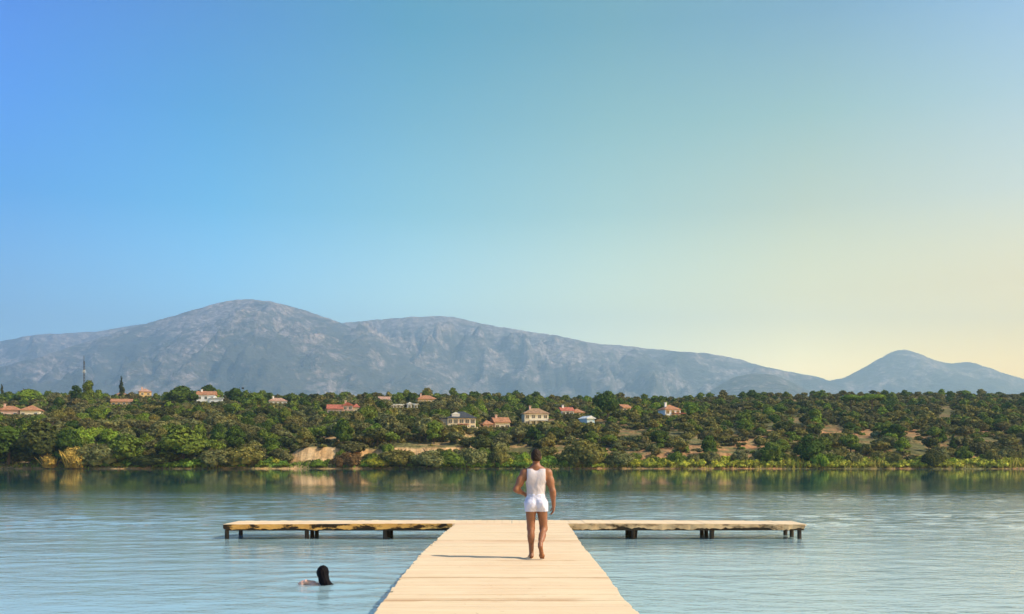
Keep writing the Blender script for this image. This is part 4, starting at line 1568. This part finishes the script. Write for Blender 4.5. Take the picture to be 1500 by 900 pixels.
def build_fill():
    r = random.Random(19)
    g = np.random.default_rng(4)
    cand = []
    Y = 268.0
    while Y < 640:
        d = Y - 265
        stp = 4.1 if d < 150 else (5.6 if d < 260 else 6.0)
        half = .54 * Y + 12
        X = -half
        while X < half:
            cand.append((X + r.uniform(-.48, .48) * stp, Y + r.uniform(-.48, .48) * stp))
            X += stp
        Y += stp * .95
    r.shuffle(cand)
    cell = {}
    for x, y, rad in PLACED:
        cell.setdefault((int(x // 8), int(y // 8)), []).append((x, y, rad * 1.15))
    out = []
    for x, y in cand:
        d = y - float(shore(x))
        if d < 4.0:
            continue
        px = CX + F * x / y
        sunny = float(sstep(700, 900, px))
        n = float(fbm(np.array(x * .03), np.array(y * .03), 55, 3))
        if d < 110 and r.random() < sunny * .04 * (1 + n):
            continue
        u = r.random()
        if d < 14:
            kind = 'shrub' if u < .55 else 'willow_bush'
            rad, h = (r.uniform(1.3, 2.2), r.uniform(1.6, 2.8)) if kind == 'shrub' else (r.uniform(2.0, 3.0), r.uniform(3.0, 4.6))
        elif u < .66:
            kind = 'holm_oak'
            rad = r.choice((1.6, 2.2, 2.8, 3.4, 4.2)) * r.uniform(.85, 1.15) * (1 - .36 * sunny) * (.8 if d > 230 else 1)
            h = rad * r.uniform(1.15, 1.8)
        elif u < .80 - .06 * sunny:
            kind = 'broadleaf_tree'
            rad = r.uniform(2.0, 3.4)
            h = rad * r.uniform(1.7, 2.4) * (1.1 - .25 * sunny)
        else:
            kind = 'shrub'
            rad = r.uniform(1.2, 2.4)
            h = rad * r.uniform(1.0, 1.4)
        z = float(terrain(x, y))
        hr = headroom(x, y, z, rad, h)
        if hr < h:
            if hr < .7:
                continue
            rad, h, kind = max(.7, rad * min(1, .3 + .7 * hr / h)), hr, 'shrub'
        ok = True
        ci, cj = int(x // 8), int(y // 8)
        for a in (-1, 0, 1):
            for b in (-1, 0, 1):
                for (qx, qy, qr) in cell.get((ci + a, cj + b), ()):
                    if (qx - x) ** 2 + (qy - y) ** 2 < ((.47 if d < 20 else .52) * (qr + rad)) ** 2:
                        ok = False
        if not ok:
            continue
        cell.setdefault((ci, cj), []).append((x, y, rad))
        # tone by kind, warmer and drier towards the sunny side
        v = r.random()
        if kind == 'holm_oak':
            tone = 'dark' if v < .22 - .1 * sunny else 'dusky' if v < .52 - .1 * sunny else 'olive' if v < .60 + .3 * sunny else 'grey-green' if v < .92 else 'mid green'
        elif kind == 'broadleaf_tree':
            tone = 'mid green' if v < .45 else 'deep green' if v < .75 else 'olive' if v < .9 else 'fresh green'
        elif kind == 'willow_bush':
            tone = 'grey-green' if v < .5 else 'olive' if v < .8 else 'mid green'
        else:
            tone = ('fresh green' if v < .35 else 'yellow-green' if v < .6 else 'mid green') if d < 11 else ('dusky' if v < .3 else 'olive' if v < .65 else 'grey-green' if v < .85 else 'mid green')
        out.append((kind, x, y, rad, h, tone, d, px))
    # the largest in the photo are objects of their own; the rest is one far wood
    lim = {'holm_oak': 290, 'broadleaf_tree': 170, 'shrub': 200, 'willow_bush': 90}
    seen = sorted(out, key=lambda t: -(t[3] * t[4]) / t[2] ** 2 * (1.0 if -30 < t[7] < 1530 else 0.01))
    far = []
    cnt = {}
    word = {'holm_oak': 'round crowned oak', 'broadleaf_tree': 'leafy tree', 'shrub': 'shrub', 'willow_bush': 'willow bush'}
    grp = {'holm_oak': 'oaks on the far hillside', 'broadleaf_tree': 'leafy trees on the far hillside', 'shrub': 'shrubs on the far hillside', 'willow_bush': 'willow bushes along the far shore'}
    for t in seen:
        kind, x, y, rad, h, tone, d, px = t
        cnt[kind] = cnt.get(kind, 0) + 1
        if cnt[kind] > lim[kind] or d > 215 or not (-30 < px < 1530):
            far.append(t)
            continue
        _, py = project(x, y, float(terrain(x, y)) + h * .5)
        sz = 'tall' if h > 6.2 else 'large' if rad > 2.9 else 'small' if rad < 1.9 else 'middling'
        put_tree(kind, x, y, rad, h, tone, '%s %s %s %s' % (sz, tone, word[kind], neighbour(px, py)), grp[kind], r)
    V, Q, T, col = [], [], [], []
    b = 0
    cache = {}
    for kind, x, y, rad, h, tone, d, px in far:
        fn, R0, H0, tr, n, sz, nv = SPEC[kind]
        j = r.randrange(4)
        if (kind, j) not in cache:
            gg = np.random.default_rng(700 + j + hash_of(kind))
            cache[(kind, j)] = crown_arrays(fn(gg), 420, sz * 1.6, gg)
        v, q, t3 = cache[(kind, j)]
        a = r.uniform(0, 6.283)
        ca, sa = math.cos(a), math.sin(a)
        sx, sz_ = rad / R0, h / H0
        P = np.stack([(v[:, 0] * ca - v[:, 1] * sa) * sx + x, (v[:, 0] * sa + v[:, 1] * ca) * sx + y, v[:, 2] * sz_ + float(terrain(x, y)) - .2], -1)
        V.append(P)
        Q.append(q + b)
        T.append(t3 + b)
        col.append((len(q), len(t3), tone_col(tone, r)))
        b += len(v)
    # low scrub between the trees belongs to the same mass
    gg = np.random.default_rng(77)
    low = [crown_arrays(lobes_shrub(gg, 1.0, .8, 4), 70, .42, gg) for _ in range(4)]
    for _ in range(5200):
        y = 268 + 250 * r.random() ** 1.3
        x = r.uniform(-1, 1) * (.54 * y + 10)
        if y - float(shore(x)) < 5:
            continue
        rad = r.uniform(.6, 1.5)
        hh = rad * r.uniform(.6, 1.0)
        if headroom(x, y, float(terrain(x, y)), rad, hh) < hh:
            continue
        v, q, t3 = low[r.randrange(4)]
        a = r.uniform(0, 6.283)
        ca, sa = math.cos(a), math.sin(a)
        V.append(np.stack([(v[:, 0] * ca - v[:, 1] * sa) * rad + x, (v[:, 0] * sa + v[:, 1] * ca) * rad + y, v[:, 2] * hh / .8 + float(terrain(x, y)) - .1], -1))
        Q.append(q + b)
        T.append(t3 + b)
        u = r.random()
        col.append((len(q), len(t3), tone_col('dusky' if u < .35 else 'olive' if u < .7 else 'grey-green' if u < .85 else 'mid green', r)))
        b += len(v)
    me = mesh_np('woodland', np.concatenate(V), [np.concatenate(Q), np.concatenate(T)], [LEAF_MASS])
    at = me.attributes.new('tone', 'FLOAT_COLOR', 'FACE')
    c = np.concatenate([np.repeat([k[2]], k[0], 0) for k in col] + [np.repeat([k[2]], k[1], 0) for k in col]).astype(np.float32)
    at.data.foreach_set('color', c.ravel())
    o = link(bpy.data.objects.new('woodland', me))
    tag(o, 'evergreen woodland and low scrub covering the hillside up to the skyline', 'woodland', None, 'stuff')
    print('TREES', {k: min(v, lim[k]) for k, v in cnt.items()}, 'far', len(far))


def blades(pts, hmin, hmax, width, g, lean=.25, plume=0.0):
    n = len(pts)
    h = g.uniform(hmin, hmax, n)
    a = g.uniform(0, 6.283, n)
    w = width * g.uniform(.6, 1.4, n)
    dx, dy = np.cos(a) * w, np.sin(a) * w
    lx, ly = g.normal(0, lean, n) * h, g.normal(0, lean, n) * h
    P = np.array(pts)
    V = np.empty((n, 4, 3))
    V[:, 0] = P + np.stack([-dx, -dy, 0 * h - .1], -1)
    V[:, 1] = P + np.stack([dx, dy, 0 * h - .1], -1)
    V[:, 2] = P + np.stack([dx * .6 + lx * .6, dy * .6 + ly * .6, h * .7], -1)
    V[:, 3] = P + np.stack([lx, ly, h], -1)
    return V.reshape(-1, 3), np.arange(4 * n).reshape(n, 4)


def build_shore_growth():
    g = np.random.default_rng(31)
    r = random.Random(8)
    # golden reed clumps
    for px, pt, pb, w, label in ((70, 669, 688.5, 18, 'small golden dry reed clump at the waterline'), (107, 660, 688.5, 28, 'wider golden dry reed clump at the waterline')):
        x, y, z = ground_hit(px, 687.4)
        y = float(shore(x)) + 0.9
        rad, h = w * .5 * y / F, (pb - pt) * y / F
        v, f, _ = crown_arrays(lobes_shrub(g, rad * 1.2, h * 1.15, 11), 2600, .34, g)
        n = 260
        q = np.sqrt(g.random(n)) * rad
        t = g.uniform(0, 6.283, n)
        v2, f2 = blades(np.stack([np.cos(t) * q, np.sin(t) * q * .8, 0 * q], -1), h * .4, h * .95, .05, g, .30)
        me = mesh_np('reed_clump', np.concatenate([v, v2]), np.concatenate([f, f2 + len(v)]), [LEAF])
        o = link(bpy.data.objects.new('reed_clump', me))
        o.location = (x, y, float(terrain(x, y)))
        o.color = tone_col('golden', r, .05)
        tag(o, label, 'reed clump')
    # low growth along the waterline: one ground cover
    V, Q, col = [], [], []
    b = 0
    X = np.arange(-165, 165, .16)
    for x in X:
        px = CX + F * x / 268
        dens = 5 if px > 900 else 6 if px > 640 else 3
        if 426 < px < 500:
            dens = 2
        hmax = 0.7 + 2.3 * float(np.clip(fbm(np.array(x * .16), np.array(2.0), 91, 4, .6) + .35, 0, 1))
        if px < 640:
            hmax *= .6
        elif px > 930:
            hmax *= 1.0
        pts = []
        for _ in range(dens):
            yy = float(shore(x)) + r.uniform(.15, 8.5)
            xx = x + r.uniform(-.3, .3)
            pts.append((xx, yy, float(terrain(xx, yy))))
        v, f = blades(pts, .35 * hmax, hmax, .16, g, .22)
        V.append(v)
        Q.append(f + b)
        b += len(v)
        mixy = float(sstep(760, 1000, px))
        kk = float(fbm(np.array(x * .15), np.array(5.0), 19, 3))
        for _ in f:
            q = .5 + .5 * kk + r.uniform(-.25, .25)
            c1 = np.array((0.085, 0.15, 0.03)) * (1 - mixy) + np.array((0.27, 0.27, 0.040)) * mixy
            c2 = np.array((0.16, 0.20, 0.04)) * (1 - mixy) + np.array((0.30, 0.24, 0.06)) * mixy
            q = min(1, max(0, q))
            col.append((*(c1 * (1 - q) + c2 * q), 1))
    tri, tcol = [], []
    for _ in range(560):
        px = r.uniform(650, 1520) if r.random() < .85 else r.uniform(150, 650)
        if 424 < px < 500:
            continue
        y = 265 + r.uniform(.9, 8)
        x = (px - CX) / F * y
        y += float(shore(x)) - 265
        rad, hh = r.uniform(.9, 1.9), r.uniform(.8, 2.2)
        v, q, t3 = crown_arrays(lobes_shrub(g, rad, hh, 5), 170, .36, g)
        V.append(v + np.array((x, y, float(terrain(x, y)))))
        Q.append(q + b)
        tri.append(t3 + b)
        b += len(v)
        mixy = float(sstep(760, 1000, px))
        cc = np.array((0.12, 0.20, 0.032)) * (1 - mixy) + np.array((0.30, 0.31, 0.045)) * mixy
        cc = (*(cc * r.uniform(.7, 1.2)), 1)
        col += [cc] * len(q)
        tcol += [cc] * len(t3)
    col += tcol
    me = mesh_np('reeds', np.concatenate(V), [np.concatenate(Q), np.concatenate(tri)], [LEAF_MASS])
    at = me.attributes.new('tone', 'FLOAT_COLOR', 'FACE')
    at.data.foreach_set('color', np.array(col, np.float32).ravel())
    tag(link(bpy.data.objects.new('reeds', me)), 'band of yellow-green reeds and grass along the far waterline', 'reeds', None, 'stuff')
    # bright creeping shrubs on the bank
    rows = [(px, r.uniform(673, 677), r.uniform(22, 34), 'fresh green') for px in range(238, 300, 14)]
    rows += [(px, r.uniform(670, 677), r.uniform(20, 34), 'fresh green' if r.random() < .6 else 'yellow-green') for px in range(655, 780, 13)]
    rows += [(px, r.uniform(672, 678), r.uniform(18, 30), 'yellow-green') for px in range(930, 970, 13)]
    rows += [(175, 677, 26, 'yellow-green'), (415, 678, 24, 'fresh green'), (385, 676, 22, 'fresh green')]
    for px, pt, w, tone in rows:
        x = (px - CX) / F * 268
        y = float(shore(x)) + 1.8 + r.uniform(0, 1.2)
        x = (px - CX) / F * y
        h = EYE + (HY - pt) / F * y - float(terrain(x, y))
        put_tree('shrub', x, y, w * .5 * y / F, h, tone, 'low %s creeping shrub at the waterline %s' % (tone, neighbour(px, 684)), 'creeping shrubs at the waterline', r)


build_named()
for _px, _w in ((70, 22), (107, 32), (66, 18), (112, 26)):      # room for the dry reeds
    PLACED.append(((_px - CX) / F * 268.0, 268.0, _w * .5 * 268.0 / F * 1.5))
build_fill()
build_shore_growth()

# ------------------------------------------------------------------ hazy air round the whole place


def build_haze():
    mb = MB().box(-10000, 10000, -90, 15800, -8, 2300)
    m = bpy.data.materials.new('hazy_air')
    m.use_nodes = True
    nt = m.node_tree
    nt.nodes.clear()
    out = nt.nodes.new('ShaderNodeOutputMaterial')
    pv = nt.nodes.new('ShaderNodeVolumePrincipled')
    pv.inputs['Color'].default_value = (*HAZE_COLOR, 1)
    pv.inputs['Density'].default_value = HAZE_DENSITY
    pv.inputs['Anisotropy'].default_value = 0.45
    nt.links.new(pv.outputs[0], out.inputs['Volume'])
    tag(mb.build('haze', m), 'thin pale haze over the lake and hills', 'haze', None, 'stuff')


build_haze()
